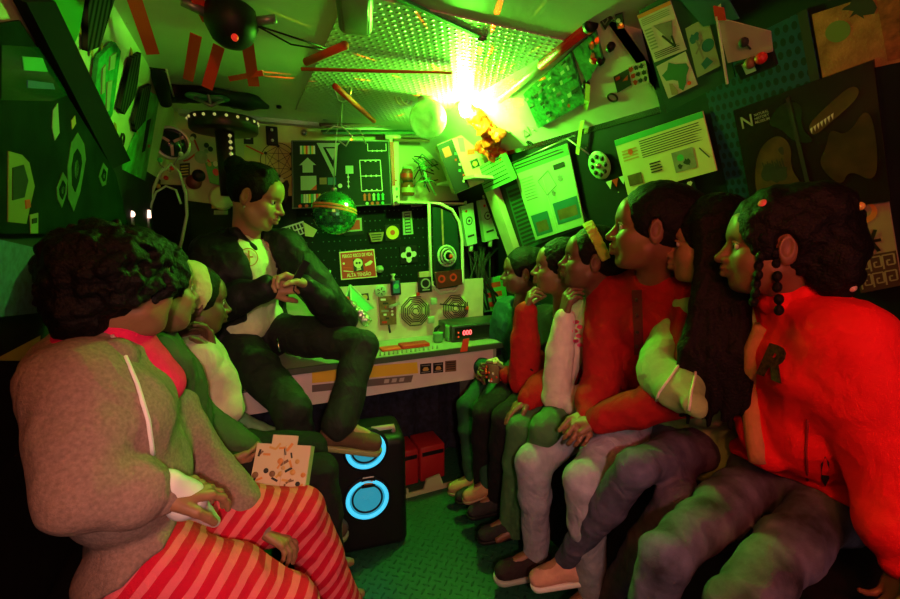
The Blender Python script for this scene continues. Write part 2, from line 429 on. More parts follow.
# ---------------------------------------------------------------- people
SKIN = {}
def skin(name, c):
    m = mk('skin '+name, c, .5, var=.1, vscale=25, bump=.06, bscale=400); b = m.node_tree.nodes['Principled BSDF']
    return m
SKA = skin('tan', (.29, .145, .075)); SKB = skin('brown', (.19, .085, .042)); SKC = skin('dark brown', (.13, .058, .03))
HAIRM = mk('black hair', (.0045, .0035, .003), .6, bump=.9, bscale=160, spec=.18)
LIPM = mk('lips', (.2, .07, .05), .45)
def eye_mat():
    m = mk('eye white', (.6, .6, .56), .15)
    return m
EYEM = eye_mat(); IRISM = mk('dark iris', (.01, .007, .005), .1)
def cloth(name, c, rough=.9, var=.12, vscale=30, bump=.35, bscale=350): return mk('cloth '+name, c, rough, var=var, vscale=vscale, bump=bump, bscale=bscale, spec=.2)
def cloth(name, c, rough=.9, var=.12, vscale=30, bump=.35, bscale=350):
    nm = 'cloth '+name
    if nm in MATS: return MATS[nm]
    m = mk(nm, c, rough, var=var, vscale=vscale, bump=bump, bscale=bscale, spec=.2); n, l, b = nodes_of(m)
    tc = n.new('ShaderNodeTexCoord'); nn = n.new('ShaderNodeTexNoise'); nn.inputs['Scale'].default_value = 9; nn.inputs['Detail'].default_value = 3; nn.inputs['Distortion'].default_value = 1.2
    mp = n.new('ShaderNodeMapping'); mp.inputs['Scale'].default_value = (1, 1, .6); l.new(tc.outputs['Object'], mp.inputs['Vector']); l.new(mp.outputs['Vector'], nn.inputs['Vector'])
    r = n.new('ShaderNodeMath'); r.operation = 'ABSOLUTE'; s_ = n.new('ShaderNodeMath'); s_.operation = 'SUBTRACT'; s_.inputs[1].default_value = .5; l.new(nn.outputs['Fac'], s_.inputs[0]); l.new(s_.outputs[0], r.inputs[0])
    bp = n.new('ShaderNodeBump'); bp.inputs['Strength'].default_value = .4; bp.inputs['Distance'].default_value = .03; l.new(r.outputs[0], bp.inputs['Height'])
    for k in list(b.inputs['Normal'].links):
        f = k.from_node; l.new(bp.outputs['Normal'], f.inputs['Normal'])
    return m
def basis(f, up=(0, 0, 1), roll=0):
    f = unit(f); r = unit(np.cross(f, up)); u = np.cross(r, f)
    if roll: r, u = r*math.cos(roll)+u*math.sin(roll), u*math.cos(roll)-r*math.sin(roll)
    return np.stack([r, f, u], 1)
class Head:
    def __init__(s, c, f, hs=1., roll=0): s.c = V(c); s.R = basis(f, roll=roll); s.h = hs
    def w(s, *p): return s.c+s.R@(V(p)*s.h)
    def d(s, *p): return s.R@V(p)
    def sdf(s, nb, child=True, neck=.05):
        h = s.h; S = SDF(); w = s.w; R = s.R; j = .92 if child else 1
        S.ell(w(0, -.012, .03), (.073*h, .092*h, .088*h), R, .02)
        S.ell(w(0, .022, -.04), (.058*h, .066*h, .066*h), R, .03)
        S.cap(w(-.03, .03, -.075*j), w(.03, .03, -.075*j), .026*h, k=.03*h)
        S.ell(w(0, .068, -.096*j), (.02*h, .018*h, .017*h), R, .025*h)
        for q in (-1, 1):
            S.ell(w(q*.036, .055, -.03), (.026*h, .028*h, .026*h), R, .03*h)
            S.cap(w(q*.045, .062, .024), w(q*.012, .08, .022), .01*h, .011*h, .02*h)
            S.cap(w(q*.055, .01, -.055*j), w(q*.03, .05, -.088*j), .018*h, k=.03*h)
        S.ell(w(0, .07, .045), (.045*h, .022*h, .035*h), R, .03*h)
        for q in (-1, 1): S.ell(w(q*.032, .094, .004), (.017*h, .014*h, .012*h), R, .014*h, 's')
        for q in (-1, 1):
            S.ell(w(q*.032, .073, .003), (.0128*h, .0105*h, .0108*h), R, .003)
        S.chain([w(0, .08, .016), w(0, .093, -.006), w(0, .109, -.027)], [.0075*h, .0085*h, .0115*h], .01*h)
        for q in (-1, 1): S.ell(w(q*.013, .094, -.031), (.0095*h, .012*h, .008*h), R, .008*h)
        S.ell(w(0, .083, -.056*j), (.026*h, .016*h, .02*h), R, .015*h)
        S.chain([w(-.022, .083, -.06*j), w(-.008, .099, -.054*j), w(.008, .099, -.054*j), w(.022, .083, -.06*j)], [.0035*h, .0065*h, .0065*h, .0035*h], .005*h)
        S.chain([w(-.02, .084, -.062*j), w(0, .098, -.069*j), w(.02, .084, -.062*j)], [.003*h, .0075*h, .003*h], .006*h)
        S.cap(w(-.022, .092, -.0615*j), w(.022, .092, -.0615*j), .0022*h, k=.003*h, op='s')
        for q in (-1, 1):
            Rq = R@np.array(basis((q*.35, 1, 0)))
            S.ell(w(q*.074, -.01, -.006), (.0085*h, .02*h, .033*h), Rq, .008*h)
            S.ell(w(q*.082, -.006, .0), (.006*h, .0115*h, .02*h), Rq, .004*h, 's')
        S.cap(w(0, -.022, -.05), V(nb), neck*h*.92, neck*h*1.05, .03*h)
        return S
    def lips(s):
        h = s.h; w = s.w; S = SDF(); j = .92
        S.chain([w(-.02, .0835, -.06*j), w(-.008, .1005, -.0545*j), w(.008, .1005, -.0545*j), w(.02, .0835, -.06*j)], [.0025*h, .0055*h, .0055*h, .0025*h], .004*h)
        S.chain([w(-.018, .085, -.063*j), w(0, .0995, -.069*j), w(.018, .085, -.063*j)], [.0025*h, .0062*h, .0025*h], .004*h)
        return S
    def cap_hair(s, t=.012, front=(.098, -.045), k=.012, ears=True):
        """hair that hugs the skull, leaving face and ears free"""
        h = s.h; S = SDF(); w = s.w
        S.ell(w(0, -.014, .032), ((.073+t)*h, (.092+t)*h, (.088+t)*h), s.R, .02)
        S.ell(w(0, front[0], front[1]), (.09*h, .072*h, .115*h), s.R, k, 's')
        S.ell(w(0, .03, -.09), (.12*h, .075*h, .075*h), s.R, k, 's')
        if ears:
            for q in (-1, 1): S.ell(w(q*.088, -.004, -.006), (.03*h, .021*h, .036*h), s.R, .006, 's')
        return S
def hand(S, wrist, d, n, s=1., curl=(.4, .45, .5, .55), thumb=(.6, .3), tside=1, spread=.1):
    """palm and five fingers; d towards the fingers, n where the palm looks, tside: +1 thumb on cross(d,n)"""
    d = unit(d); n = unit(V(n)-d*np.dot(d, n)); sd = np.cross(d, n)*tside; wrist = V(wrist); k = .005*s
    kn = []
    for i in range(4):
        o = (.033-.0215*i)*s
        q = wrist+d*(.088-.004*abs(i-1)-.002*i)*s+sd*o
        kn.append(q); S.cap(wrist+d*.012*s+sd*o*.62, q, .0155*s, .0115*s, .012*s)
    for i in range(4):
        L = (.072, .08, .075, .058)[i]*s; a = curl[i]; p = kn[i]; dd = unit(d+sd*(spread*(1.5-i)/1.5)); r0 = (.0095, .0095, .009, .008)[i]*s
        ang = 0
        for f, sg in enumerate((.46, .3, .24)):
            ang += a*(1, 1.15, .75)[f]
            v = unit(dd*math.cos(ang)+n*math.sin(ang)); q = p+v*L*sg
            S.cap(p, q, r0*(1-.1*f), r0*(.93-.1*f), k); p = q
    t0 = wrist+d*.022*s+sd*.026*s+n*.006*s
    v = unit(d*.62+sd*thumb[0]+n*thumb[1]); t1 = t0+v*.042*s
    v2 = unit(d*.85+sd*thumb[0]*.25+n*(thumb[1]+.25)); t2 = t1+v2*.032*s; t3 = t2+unit(v2+n*.2)*.024*s
    S.cap(t0-d*.01*s, t1, .0155*s, .0115*s, .012*s); S.cap(t1, t2, .0112*s, .01*s, k); S.cap(t2, t3, .01*s, .0085*s, k)
    return S
def folds(seed, amp=.004, f=28):
    def g(P):
        Q = P*np.array([1, 1, .55])
        return amp*nz(Q, f, seed)+amp*1.5*(np.abs(nz(P*np.array([1, 1, .7]), f*.85, seed+7))-.3)+amp*.7*np.abs(nz(P, f*2.1, seed+3))-amp*.2
    return g
def person(sp):
    """one seated figure: a single body, with hair and clothes as its children"""
    s = sp['s']; hip = V(sp['hip']); nb = V(sp['nb']); ax = unit(sp['ax']); sw = sp.get('sw', .165*s)
    res = sp.get('res', .005); spine = unit(nb-hip); pax = unit(sp.get('pax', ax)); fr = unit(np.cross(ax, spine)); hs = sp['hs']
    if np.dot(fr, sp['front']) < 0: fr = -fr
    H = Head(sp['head'], sp['face'], hs, sp.get('roll', 0)); sp['H'] = H
    L = np.linalg.norm(nb-hip)
    sh = {1: nb+ax*sw-spine*.05*s, -1: nb-ax*sw-spine*.05*s}
    for q in (1, -1):
        if q in sp.get('sh', {}): sh[q] = V(sp['sh'][q])
    sp['shoulders'] = sh
    def torso(S, g, k=.05):
        cw = sw*.55
        c1 = hip+spine*L*.72; c2 = hip+spine*L*.42
        S.cap(c1-ax*cw, c1+ax*cw, .1*s+g, k=k); S.cap(c2-ax*cw*.8, c2+ax*cw*.8, .1*s+g, k=k)
        S.cap(hip-pax*.075*s, hip+pax*.075*s, .105*s+g, k=k)
        for q in (1, -1): S.cap(nb-spine*.02*s, sh[q], .048*s+g, .05*s+g, k=.04)
        return S
    body = SDF(); torso(body, -.025)
    for q, (e, w_) in sp['arms'].items():
        body.chain([sh[q], V(e), V(w_)], [.032*s, .026*s, .02*s])
    for q in (1, -1):
        hj = hip+pax*q*.085*s
        body.chain([hj, V(sp['knees'][q]), V(sp['ankles'][q])], [.06*s, .04*s, .028*s])
        fd = unit(sp['feet'][q]); body.cap(V(sp['ankles'][q]), V(sp['ankles'][q])+fd*.1*s-np.array([0, 0, .03*s]), .026*s, .02*s)
    hd = H.sdf(nb-spine*.03*s, sp.get('child', True), sp.get('neck', .05)); ex = [(hd, sp.get('hres', .0032))]
    for q, hp in sp.get('hands', {}).items():
        Sh = SDF(); e, w_ = sp['arms'][q]; e = V(e); w_ = V(w_)
        Sh.cap(e+(w_-e)*.6, w_, .027*s, .0215*s, .01)
        hand(Sh, w_, hp['d'], hp['n'], sp.get('hand', .82), hp.get('curl', (.4, .45, .5, .55)), hp.get('thumb', (.6, .3)), hp.get('t', 1), hp.get('spread', .1))
        ex.append((Sh, .0028))
    P = solid('person', body, .012, sp['skin'], None, hip, ex)
    tag(P, sp['label'], 'person', sp.get('group'))
    # eyes, brows, lips
    if sp.get('facebits', True):
        for q in (-1, 1):
            m = MB(); m.ball(H.w(q*.032, .0735, .003), .0122*hs, EYEM, 16, 10)
            look = unit(V(sp.get('look', sp['face']))); m.ball(H.w(q*.032, .0735, .003)+look*.0072*hs, .0068*hs, IRISM, 12, 8)
            m.build('eye', P)
            b = SDF(); b.chain([H.w(q*.014, .086, .0235), H.w(q*.034, .081, .029), H.w(q*.05, .066, .023)], [.0035*hs, .0035*hs, .002*hs], .004); solid('eyebrow', b, .002, HAIRM, P)
            b = SDF(); b.chain([H.w(q*.018, .079, .006), H.w(q*.032, .0855, .0115), H.w(q*.046, .075, .006)], [.0022*hs, .003*hs, .002*hs], .003); solid('eyelid', b, .0018, sp['skin'], P)
        solid('lips', H.lips(), .002, LIPM if sp['skin'] is not SKC else mk('dark lips', (.13, .05, .04), .4), P)
    # top
    g = sp.get('loose', .016)
    T = SDF(); torso(T, g)
    if sp.get('belly'): T.ell(hip+spine*L*.3+fr*.02, (.12*s+g,)*3, None, .06)
    if 'skirt' in sp:
        for q in (1, -1):
            hj = hip+pax*q*.085*s; T.cap(hj, hj+(V(sp['knees'][q])-hj)*sp['skirt'][0], sp['skirt'][1], sp['skirt'][1]*.96, .03)
    if 'hemcut' in sp: T.plane(sp['hemcut'][0], sp['hemcut'][1], .02)
    if 'topcut' in sp: sp['topcut'](T, H, sp, nb, spine, fr)
    for q, (e, w_) in sp['arms'].items():
        e = V(e); w_ = V(w_); sl = sp.get('sleeve', 1.)
        cu = e+(w_-e)*sp.get('cuff', {}).get(q, .97)
        T.chain([sh[q], sh[q]+(e-sh[q])*.5, e, e+(cu-e)*.6, cu], [(.05*s+g)*sl, (.05*s+g)*sl, (.044*s+g)*sl, (.038*s+g)*sl, .03*s+g*.5], .03)
        for o_ in range(len(T.ops)-3, len(T.ops)): T.ops[o_] = (*T.ops[o_][:4], .01, 'u')
    T.disp = folds(sp['seed'], sp.get('fold', .0045), sp.get('ff', 30)); T.amp = .01
    T.cap(nb+spine*.0, nb+spine*.12*s, .058*hs, .075*hs, .012, 's')
    top = solid(sp['topname'], T, res, sp['top'], P); sp['topob'] = top
    # trousers
    B = SDF(); B.cap(hip-pax*.075*s, hip+pax*.075*s, .105*s+.008, k=.04)
    for q in (1, -1):
        hj = hip+pax*q*.085*s; K = V(sp['knees'][q]); A = V(sp['ankles'][q]); lw = sp.get('leg', 1.)
        B.chain([hj, hj+(K-hj)*.5, K, K+(A-K)*.35, A], [.088*s*lw, .08*s*lw, .062*s*lw, .06*s*lw, sp.get('hemr', .046)*s*lw], .016)
    B.disp = folds(sp['seed']+5, .004, 32); B.amp = .008
    sp['botob'] = solid(sp.get('botname', 'trousers'), B, res, sp['bottom'], P)
    for q in (1, -1):
        if sp.get('shoes') is None or q not in sp.get('shoefor', (1, -1)): continue
        A = V(sp['ankles'][q]); fd = unit(sp['feet'][q]); up = unit(np.array([0, 0, 1])-fd*fd[2]); sd = np.cross(fd, up)
        h = A-up*.062*s; Ls = .2*s
        Q = SDF(); Q.cap(h+up*.055*s-fd*.0*s, h+up*.018*s-fd*.02*s, .04*s, .036*s, .03); Q.cap(h-fd*.02*s+up*.02*s, h+fd*.13*s+up*.01*s, .036*s, .034*s, .03)
        Q.cap(h+up*.035*s, h+fd*.1*s+up*.015*s, .03*s, .032*s, .02); Q.plane(h-up*.014*s, -up)
        Q.disp = lambda P: .0012*nz(P, 110, 2)
        so = solid('shoe', Q, .004, sp['shoes'], P)
        m = SDF(); m.cap(h-fd*.02*s-up*.014*s, h+fd*.13*s-up*.014*s, .042*s, .04*s, .01); m.plane(h-up*.008*s, up); m.plane(h-up*.03*s, -up)
        sb = solid('sole', m, .004, sp.get('solemat', WHITE), P); sb.parent = so
        lm = MB()
        for i in range(4):
            c = h+fd*(.03+.022*i)*s+up*(.058-.0075*i)*s
            lm.tube([c-sd*.022*s-up*.006, c+up*.005, c+sd*.022*s-up*.006], .0035*s, sp.get('lace', WHITE), 6)
        lo = lm.build('laces', P); lo.parent = so
    return P, H, sp
def attach(name, S, res, mat, P, disp=None, amp=0):
    if disp: S.disp = disp; S.amp = amp
    return solid(name, S, res, mat, P)
J = at
CURL = lambda P: .006*nz(P, 75, 1)+.004*nz(P, 170, 2)
FINE = lambda P: .0015*nz(P, 120, 1)+.0008*nz(P, 300, 2)
# ---- benches along both walls
m = MB(); m.bbox((1.08, .1, .50), (1.545, 2.05, .57), SOFTBLACK, .02); bench = tag(m.build('bench_seat'), 'black padded bench along the sloping right-hand wall under the row of six children', 'bench')
m = MB(); m.box((1.14, .12, 0), (1.545, 2.03, .50), DARK); m.build('bench_box', bench)
m = MB(); m.bbox((-.44, .45, .50), (-.03, 1.9, .57), SOFTBLACK, .02); bench2 = tag(m.build('bench_seat'), 'black padded bench against the straight left wall under the three children', 'bench')
m = MB(); m.box((-.44, .47, 0), (-.1, 1.88, .50), DARK); m.build('bench_box', bench2)
# ---- girl in red jacket, nearest on the right
JEANS = mk('cloth washed jeans', (.1, .115, .19), .85, var=.85, vscale=13, bump=.4, bscale=300)
REDJ = cloth('red jacket', (.85, .012, .02), .75, var=.06)
f6 = unit((-.85, .5, 0)); a6 = unit((-.5, -.85, 0))
P, H, S = person(dict(label='girl in bright red jacket with letter patch and beaded hair, nearest on the long bench', seed=1, s=.9, hs=1.0, skin=SKB,
    hip=(1.27, .58, .68), nb=J(800, 303, X=1.17), head=J(776, 246, X=1.10), face=(-.62, .78, -.03), front=f6, ax=a6, pax=(-.1, -1.15, 0),
    arms={1: (J(893, 470, X=1.14), J(905, 565, X=1.1)), -1: (J(768, 405, X=1.2), J(770, 455, X=1.12))},
    hands={1: dict(d=(-.3, 0, -.9), n=(-.7, .5, 0), t=-1)},
    knees={1: J(738, 606, X=.77), -1: J(664, 556, X=.74)}, ankles={1: (.8, .52, .1), -1: (.78, .66, .1)}, feet={1: (-1, .2, 0), -1: (-1, .2, 0)},
    top=REDJ, topname='jacket', bottom=JEANS, botname='jeans', loose=.026, hemcut=(V((1.2, .5, .735)), (-.15, 0, -1)), fold=.006, sleeve=1.2, leg=.86, ff=24, res=.005, sh={1: J(846, 338, X=1.11)}))
nb = V(S['nb']); 
C = SDF()
rg = [nb+np.array([.066*math.cos(t), .066*math.sin(t), .012+.018*math.cos(t+.6)]) for t in np.linspace(0, 2*math.pi, 13)]
for k in range(12): C.cap(rg[k], rg[k+1], .02, k=.01); C.cap(rg[k]+np.array([0, 0, .028]), rg[k+1]+np.array([0, 0, .028]), .015, k=.012)
attach('collar', C, .0045, REDJ, P, folds(3, .003), .005)
C = H.cap_hair(.018, (.105, -.06)); w = H.w
C.ell(w(0, -.07, .07), (.075, .07, .065), H.R, .03); C.ell(w(.02, -.11, .0), (.06, .06, .08), H.R, .03); C.ell(w(-.04, -.10, -.04), (.05, .05, .075), H.R, .03)
C.disp = lambda P: .005*nz(P, 60, 1)+.003*nz(P, 150, 2); C.amp = .012
hr = solid('hair', C, .004, HAIRM, P)
C = SDF()
for a, b_ in (((-.07, .035, .04), (-.074, .045, -.12)), ((-.06, .02, .06), (-.086, .0, -.135))):
    pa, pb = w(*a), w(*b_)
    for i in range(9):
        q = pa+(pb-pa)*i/8+H.d(.004*(-1)**i, 0, 0); C.ell(q, (.0095, .0095, .012), None, .004)
attach('braid', C, .003, HAIRM, P)
m = MB(); m.ball(w(-.058, .038, .092), .011, mk('pink bead', (.9, .12, .18), .3)); m.build('hair_bead', hr).parent = hr
for p_, cc in (((-.046, -.126, .08), 'yellow bead'), ((-.062, -.128, -.02), 'purple bead'), ((-.062, -.122, -.085), 'cream bead')):
    m = MB(); m.ball(w(*p_), .009, mk(cc, {'y': (.7, .5, .1), 'p': (.3, .04, .4), 'c': (.6, .5, .4)}[cc[0]], .3)); m.build('hair_bead', hr)
jk = S['topob']; TAN = cloth('tan facing', (.5, .24, .1))
m = MB(); seam(m, jk, [(762, 326), (752, 350), (750, 385), (752, 425), (757, 462)], [.021]*17, TAN, -.004, 4, 10); m.build('front_facing', P)
m = MB(); h = on(jk, 774, 364, .002)
if h:
    up_ = unit(np.array([0, 0, 1])-h[1]*h[1][2]); m_ = mk('leopard patch', (.1, .05, .02), .8, var=.9, vscale=120); rt = unit(np.cross(up_, h[1]))
    P_, f_, _ = textmesh('R', m_, .1, h[0], rt, up_+rt*.15, .045); P_ = np.array(P_); P_ = np.concatenate([P_, P_+h[1]*.004]); n0 = len(P_)//2
    m.add(P_, list(f_)+[tuple(i+n0 for i in q) for q in f_]+[tuple(i+n0 for i in q[::-1]) for q in f_], m_); m.build('letter_patch', P)
m = MB(); patch(m, jk, [(825, 456), (829, 462), (829, 478), (825, 486), (821, 478), (821, 464)], INK, .002); m.build('pocket_slit', P)
m = MB(); seam(m, jk, [(808, 420), (806, 450), (808, 490)], .003, mk('dark red seam', (.25, .005, .01), .8)); m.build('seam', P)
R6 = (P, H, S)
# ---- girl with long dark hair
NAVY = cloth('navy jeans', (.085, .085, .14), .85, var=.3)
f5 = unit((-.9, .4, 0)); a5 = unit((-.4, -.9, 0))
P, H, S = person(dict(label='girl with long loose dark hair in pale green hooded top, legs crossed', seed=2, s=.86, hs=.98, skin=SKA,
    hip=(1.29, .90, .68), nb=J(712, 303, X=1.22), head=J(710, 243, X=1.16), face=(-.62, .78, -.06), front=f5, ax=a5, pax=(-.1, -1, 0),
    arms={1: (J(748, 378, X=1.24), J(748, 400, X=1.16)), -1: (J(660, 372, X=1.03), J(694, 404, X=.97))},
    hands={},
    knees={1: J(636, 468, X=.88), -1: J(676, 500, X=.98)}, ankles={1: J(566, 560, X=.90), -1: (1.0, .95, .12)}, feet={1: (-.75, .55, -.35), -1: (-1, .2, 0)},
    top=cloth('pale green hoodie', (.3, .5, .2)), topname='hooded_top', bottom=NAVY, botname='jeans', loose=.026, res=.0055, shoes=cloth('pink sneaker', (.62, .33, .24)), fold=.007, leg=.9, sleeve=.95))
w = H.w; nb = V(S['nb'])
C = H.cap_hair(.016, (.104, -.052))
for i in range(26):
    t = i/25*math.pi*1.25-math.pi*.12; x0 = .083*math.cos(t); y0 = -.02-.075*math.sin(t)
    C.chain([w(x0, y0, .02), w(x0*1.12, y0-.006, -.08), w(x0*1.2, y0*.9-.01, -.2), w(x0*1.05+.01*math.sin(i*3), y0*.8, -.33-.05*math.sin(i*1.7)**2)], [.02, .021, .019, .007], .012)
for i in range(11):
    C.chain([w(-.07, .028-.008*i, .06), w(-.092, .026-.008*i, -.05), w(-.118, .034-.01*i, -.16), w(-.15, .06-.014*i, -.27-.012*(i % 4)), w(-.16, .085-.016*i, -.43-.02*(i % 3))], [.014, .014, .017, .017, .006], .012)
attach('hair', C, .0045, HAIRM, P, lambda P: .0025*nz(P*np.array([1, 1, .15]), 220, 1)+.001*nz(P*np.array([1, 1, .2]), 420, 4), .005)
C = SDF()
rg = [nb+np.array([.085*math.cos(t), .075*math.sin(t), -.005]) for t in np.linspace(0, 2*math.pi, 13)]
for k in range(12): C.cap(rg[k], rg[k+1], .024, k=.02)
hd_ = attach('hood', C, .006, S['top'], P, folds(2, .004), .006)
for pts in ([(689, 346), (684, 358), (672, 376), (660, 392), (654, 408)], [(699, 352), (695, 372), (691, 392), (689, 410)]):
    m = MB(); seam(m, S['topob'], pts, .0035, PAPER, .003)
    if m.v: m.build('drawstring', P)
R5 = (P, H, S)
# ---- tall girl in red polo sweatshirt
P, H, S = person(dict(label='tall girl with hair pulled back in dark red collared sweatshirt, hands in her lap', seed=3, s=1.0, hs=1.06, skin=SKB, child=False,
    hip=(1.27, 1.16, .69), nb=J(654, 282, X=1.18), head=J(652, 229, X=1.09), face=(-.68, .73, .05), front=(-1, -.1, 0), ax=(.12, -1, 0), pax=(0, -1, 0), sw=.155,
    arms={1: (J(690, 392, X=1.08), J(597, 420, X=.94)), -1: (J(600, 385, X=1.06), J(588, 416, X=.95))},
    hands={1: dict(d=(-.35, .6, -.15), n=(.2, .1, -1), t=1, curl=(.5, .5, .55, .6)), -1: dict(d=(-.5, -.3, -.25), n=(.1, .6, -.6), t=-1, curl=(.6, .6, .6, .6))},
    knees={1: J(584, 480, X=.87), -1: J(534, 462, X=.86)}, ankles={1: J(592, 592, X=.98), -1: J(536, 552, X=.93)}, feet={1: (-1, .1, -.05), -1: (-.95, .2, -.02)},
    top=cloth('dark red sweatshirt', (.3, .008, .008), .85, var=.15), topname='sweatshirt', bottom=cloth('pale grey jeans', (.3, .31, .38), .85, var=.2), botname='jeans', loose=.02,
    shoes=cloth('black sneaker', (.03, .02, .02)), solemat=mk('grey green sole', (.35, .4, .33), .6), res=.0055, leg=.98, shoefor=(-1,), fold=.006))
w = H.w; nb = V(S['nb'])
C = H.cap_hair(.012, (.1, -.03)); C.ell(w(0, -.075, .03), (.075, .075, .08), H.R, .03); C.ell(w(0, -.115, -.03), (.055, .05, .075), H.R, .03)
attach('hair', C, .004, HAIRM, P, lambda P: .002*nz(P, 180, 1), .004)
C = SDF(); rg = [nb+np.array([.062*math.cos(t), .062*math.sin(t), .006+.012*math.cos(t)]) for t in np.linspace(0, 2*math.pi, 13)]
for k in range(12): C.cap(rg[k], rg[k+1], .0125, k=.01); C.cap(rg[k]+np.array([0, 0, .022]), rg[k+1]+np.array([0, 0, .022]), .009, k=.01)
attach('collar', C, .004, S['top'], P)
m = MB()
for y in range(290, 352, 4): patch(m, S['topob'], [(632.5+(y-290)*.04, y), (642+(y-290)*.03, y), (642+(y-290)*.03, y+4.6), (632.5+(y-290)*.04, y+4.6)], mk('dark placket', (.09, .006, .006), .85), .003)
pk = m.build('placket', P)
for y in (300, 316, 332, 346):
    h = on(S['topob'], 637.5, y, .003)
    if h: m = MB(); m.ball(h[0], (.006, .006, .006), mk('dark button', (.03, .01, .01), .35), 10, 6); o = m.build('button', P); o.parent = pk
R4 = (P, H, S)
# ---- girl with headband eating
CREAMC = cloth('cream sweater', (.58, .52, .44))
P, H, S = person(dict(label='girl with yellow headband in cream sweater with pink print, hand at her mouth', seed=4, s=.8, hs=.95, skin=SKC,
    hip=(1.27, 1.42, .68), nb=J(603, 312, X=1.17), head=J(592, 260, X=1.10), face=(-.75, .62, .08), front=(-1, 0, 0), ax=(.05, -1, 0), pax=(0, -1, 0), sw=.12,
    arms={-1: (J(556, 396, X=1.0), J(564, 316, X=1.0)), 1: (J(600, 385, X=1.16), J(572, 405, X=1.02))},
    hands={-1: dict(d=(.1, -.12, 1), n=(.9, -.3, .3), t=1, curl=(.55, .6, .65, .7), thumb=(.35, .7))},
    knees={1: J(545, 428, X=.9), -1: J(520, 428, X=.89)}, ankles={1: (.93, 1.36, .14), -1: J(508, 520, X=.91)}, feet={1: (-1, .1, 0), -1: (-.95, .2, -.05)},
    top=CREAMC, topname='sweater', bottom=cloth('green leggings', (.06, .16, .06)), botname='leggings', loose=.02, shoes=cloth('dark boot', (.025, .025, .025)), solemat=BLACK, lace=GREY, res=.0055, shoefor=(-1,)))
w = H.w
C = H.cap_hair(.01, (.098, -.03)); C.ell(w(0, -.085, .02), (.07, .065, .075), H.R, .03)
attach('hair', C, .004, HAIRM, P, FINE, .004)
C = SDF(); rg = [w(.086*math.cos(t), -.03+.062*math.sin(t), .03+.1*math.sin(t)) for t in np.linspace(-.15, math.pi+.15, 18)]
for k in range(17):
    for o_ in (-.009, .0, .009): C.cap(rg[k]+H.d(0, o_, -o_*.6), rg[k+1]+H.d(0, o_, -o_*.6), .006, k=.006)
attach('headband', C, .0035, cloth('yellow headband', (.6, .5, .14)), P, FINE, .003)
m = MB()
for i, (dx, dy) in enumerate(((0, 0), (4, 5), (-1, 9), (3, 14), (0, 19), (4, 23))):
    patch(m, S['topob'], [(576+dx+3.2*math.cos(t), 322+dy+2.2*math.sin(t)) for t in np.linspace(0, 6.28, 9)[:-1]], mk('pink print', (.75, .05, .2), .6), .001)
if m.v: m.build('chest_print', P)
R3 = (P, H, S)
# ---- boy with short hair
REDS = cloth('red sleeves', (.36, .01, .01), .85)
P, H, S = person(dict(label='short-haired boy in black and red jacket raising food to his mouth', seed=5, s=.8, hs=.95, skin=SKB,
    hip=(1.28, 1.64, .68), nb=J(566, 318, X=1.2), head=J(560, 268, X=1.13), face=(-.78, .6, .04), front=(-1, 0, 0), ax=(.05, -1, 0), pax=(0, -1, 0), sw=.125,
    arms={-1: (J(524, 380, X=1.02), J(526, 311, X=1.01)), 1: (J(560, 378, X=1.08), J(529, 398, X=.95))},
    hands={-1: dict(d=(.12, -.2, 1), n=(.8, -.5, .2), t=1, curl=(.6, .65, .7, .75), thumb=(.35, .7)), 1: dict(d=(-.75, .25, -.5), n=(-.35, 0, -1), t=1, curl=(.2, .25, .25, .3), spread=.3)},
    knees={1: J(505, 418, X=.88), -1: J(484, 412, X=.88)}, ankles={1: (.95, 1.56, .16), -1: (.95, 1.68, .16)}, feet={1: (-1, .1, 0), -1: (-1, .1, 0)},
    top=cloth('black jacket', (.013, .014, .014)), topname='jacket', bottom=cloth('black trousers', (.012, .012, .012)), loose=.02, shoes=cloth('dark trainer', (.03, .03, .03)), solemat=BLACK, lace=GREY, res=.0055))
C = H.cap_hair(.01, (.094, -.04), .006); attach('hair', C, .004, HAIRM, P, lambda P: .0028*nz(P, 230, 1), .004)
for q in (-1, 1):
    e, ww = [V(x) for x in S['arms'][q]]; sh = V(S['shoulders'][q]); C = SDF(); C.chain([e+(sh-e)*.3, e, e+(ww-e)*.6, ww-(ww-e)*.02], [.066, .064, .058, .046], .01)
    attach('red_sleeve', C, .005, REDS, P, folds(6+q, .005), .008)
R2 = (P, H, S)
# ---- smallest child at the end
P, H, S = person(dict(label='smallest child in dark teal jacket at the far bench end, holding a snack tub', seed=6, s=.74, hs=.92, skin=SKC,
    hip=(1.3, 1.92, .67), nb=J(522, 306, X=1.24), head=J(523, 272, X=1.2), face=(-.85, .45, -.05), front=(-1, 0, 0), ax=(.05, -1, 0), pax=(0, -1, 0), sw=.12,
    arms={1: (J(515, 385, X=1.1), J(507, 374, X=1.02)), -1: (J(478, 365, X=1.18), J(486, 368, X=1.02))},
    hands={1: dict(d=(-.4, .8, 0), n=(-.9, -.3, 0), t=1, curl=(.4, .4, .4, .4)), -1: dict(d=(-.6, -.4, .1), n=(-.3, -.9, 0), t=-1, curl=(.4, .4, .4, .4))},
    knees={1: J(482, 408, X=.95), -1: J(466, 405, X=.95)}, ankles={1: J(487, 482, X=.93), -1: J(471, 476, X=.94)}, feet={1: (-.95, .15, -.12), -1: (-.95, .2, -.12)},
    top=cloth('dark teal jacket', (.02, .09, .075)), topname='jacket', bottom=cloth('dark green trousers', (.02, .08, .04)), loose=.02, shoes=cloth('tan shoe', (.42, .27, .12)), solemat=mk('tan sole', (.3, .22, .12), .6), res=.006))
C = H.cap_hair(.014, (.098, -.04)); C.ell(H.w(0, -.08, .03), (.07, .06, .08), H.R, .03); attach('hair', C, .0045, HAIRM, P, FINE, .003)
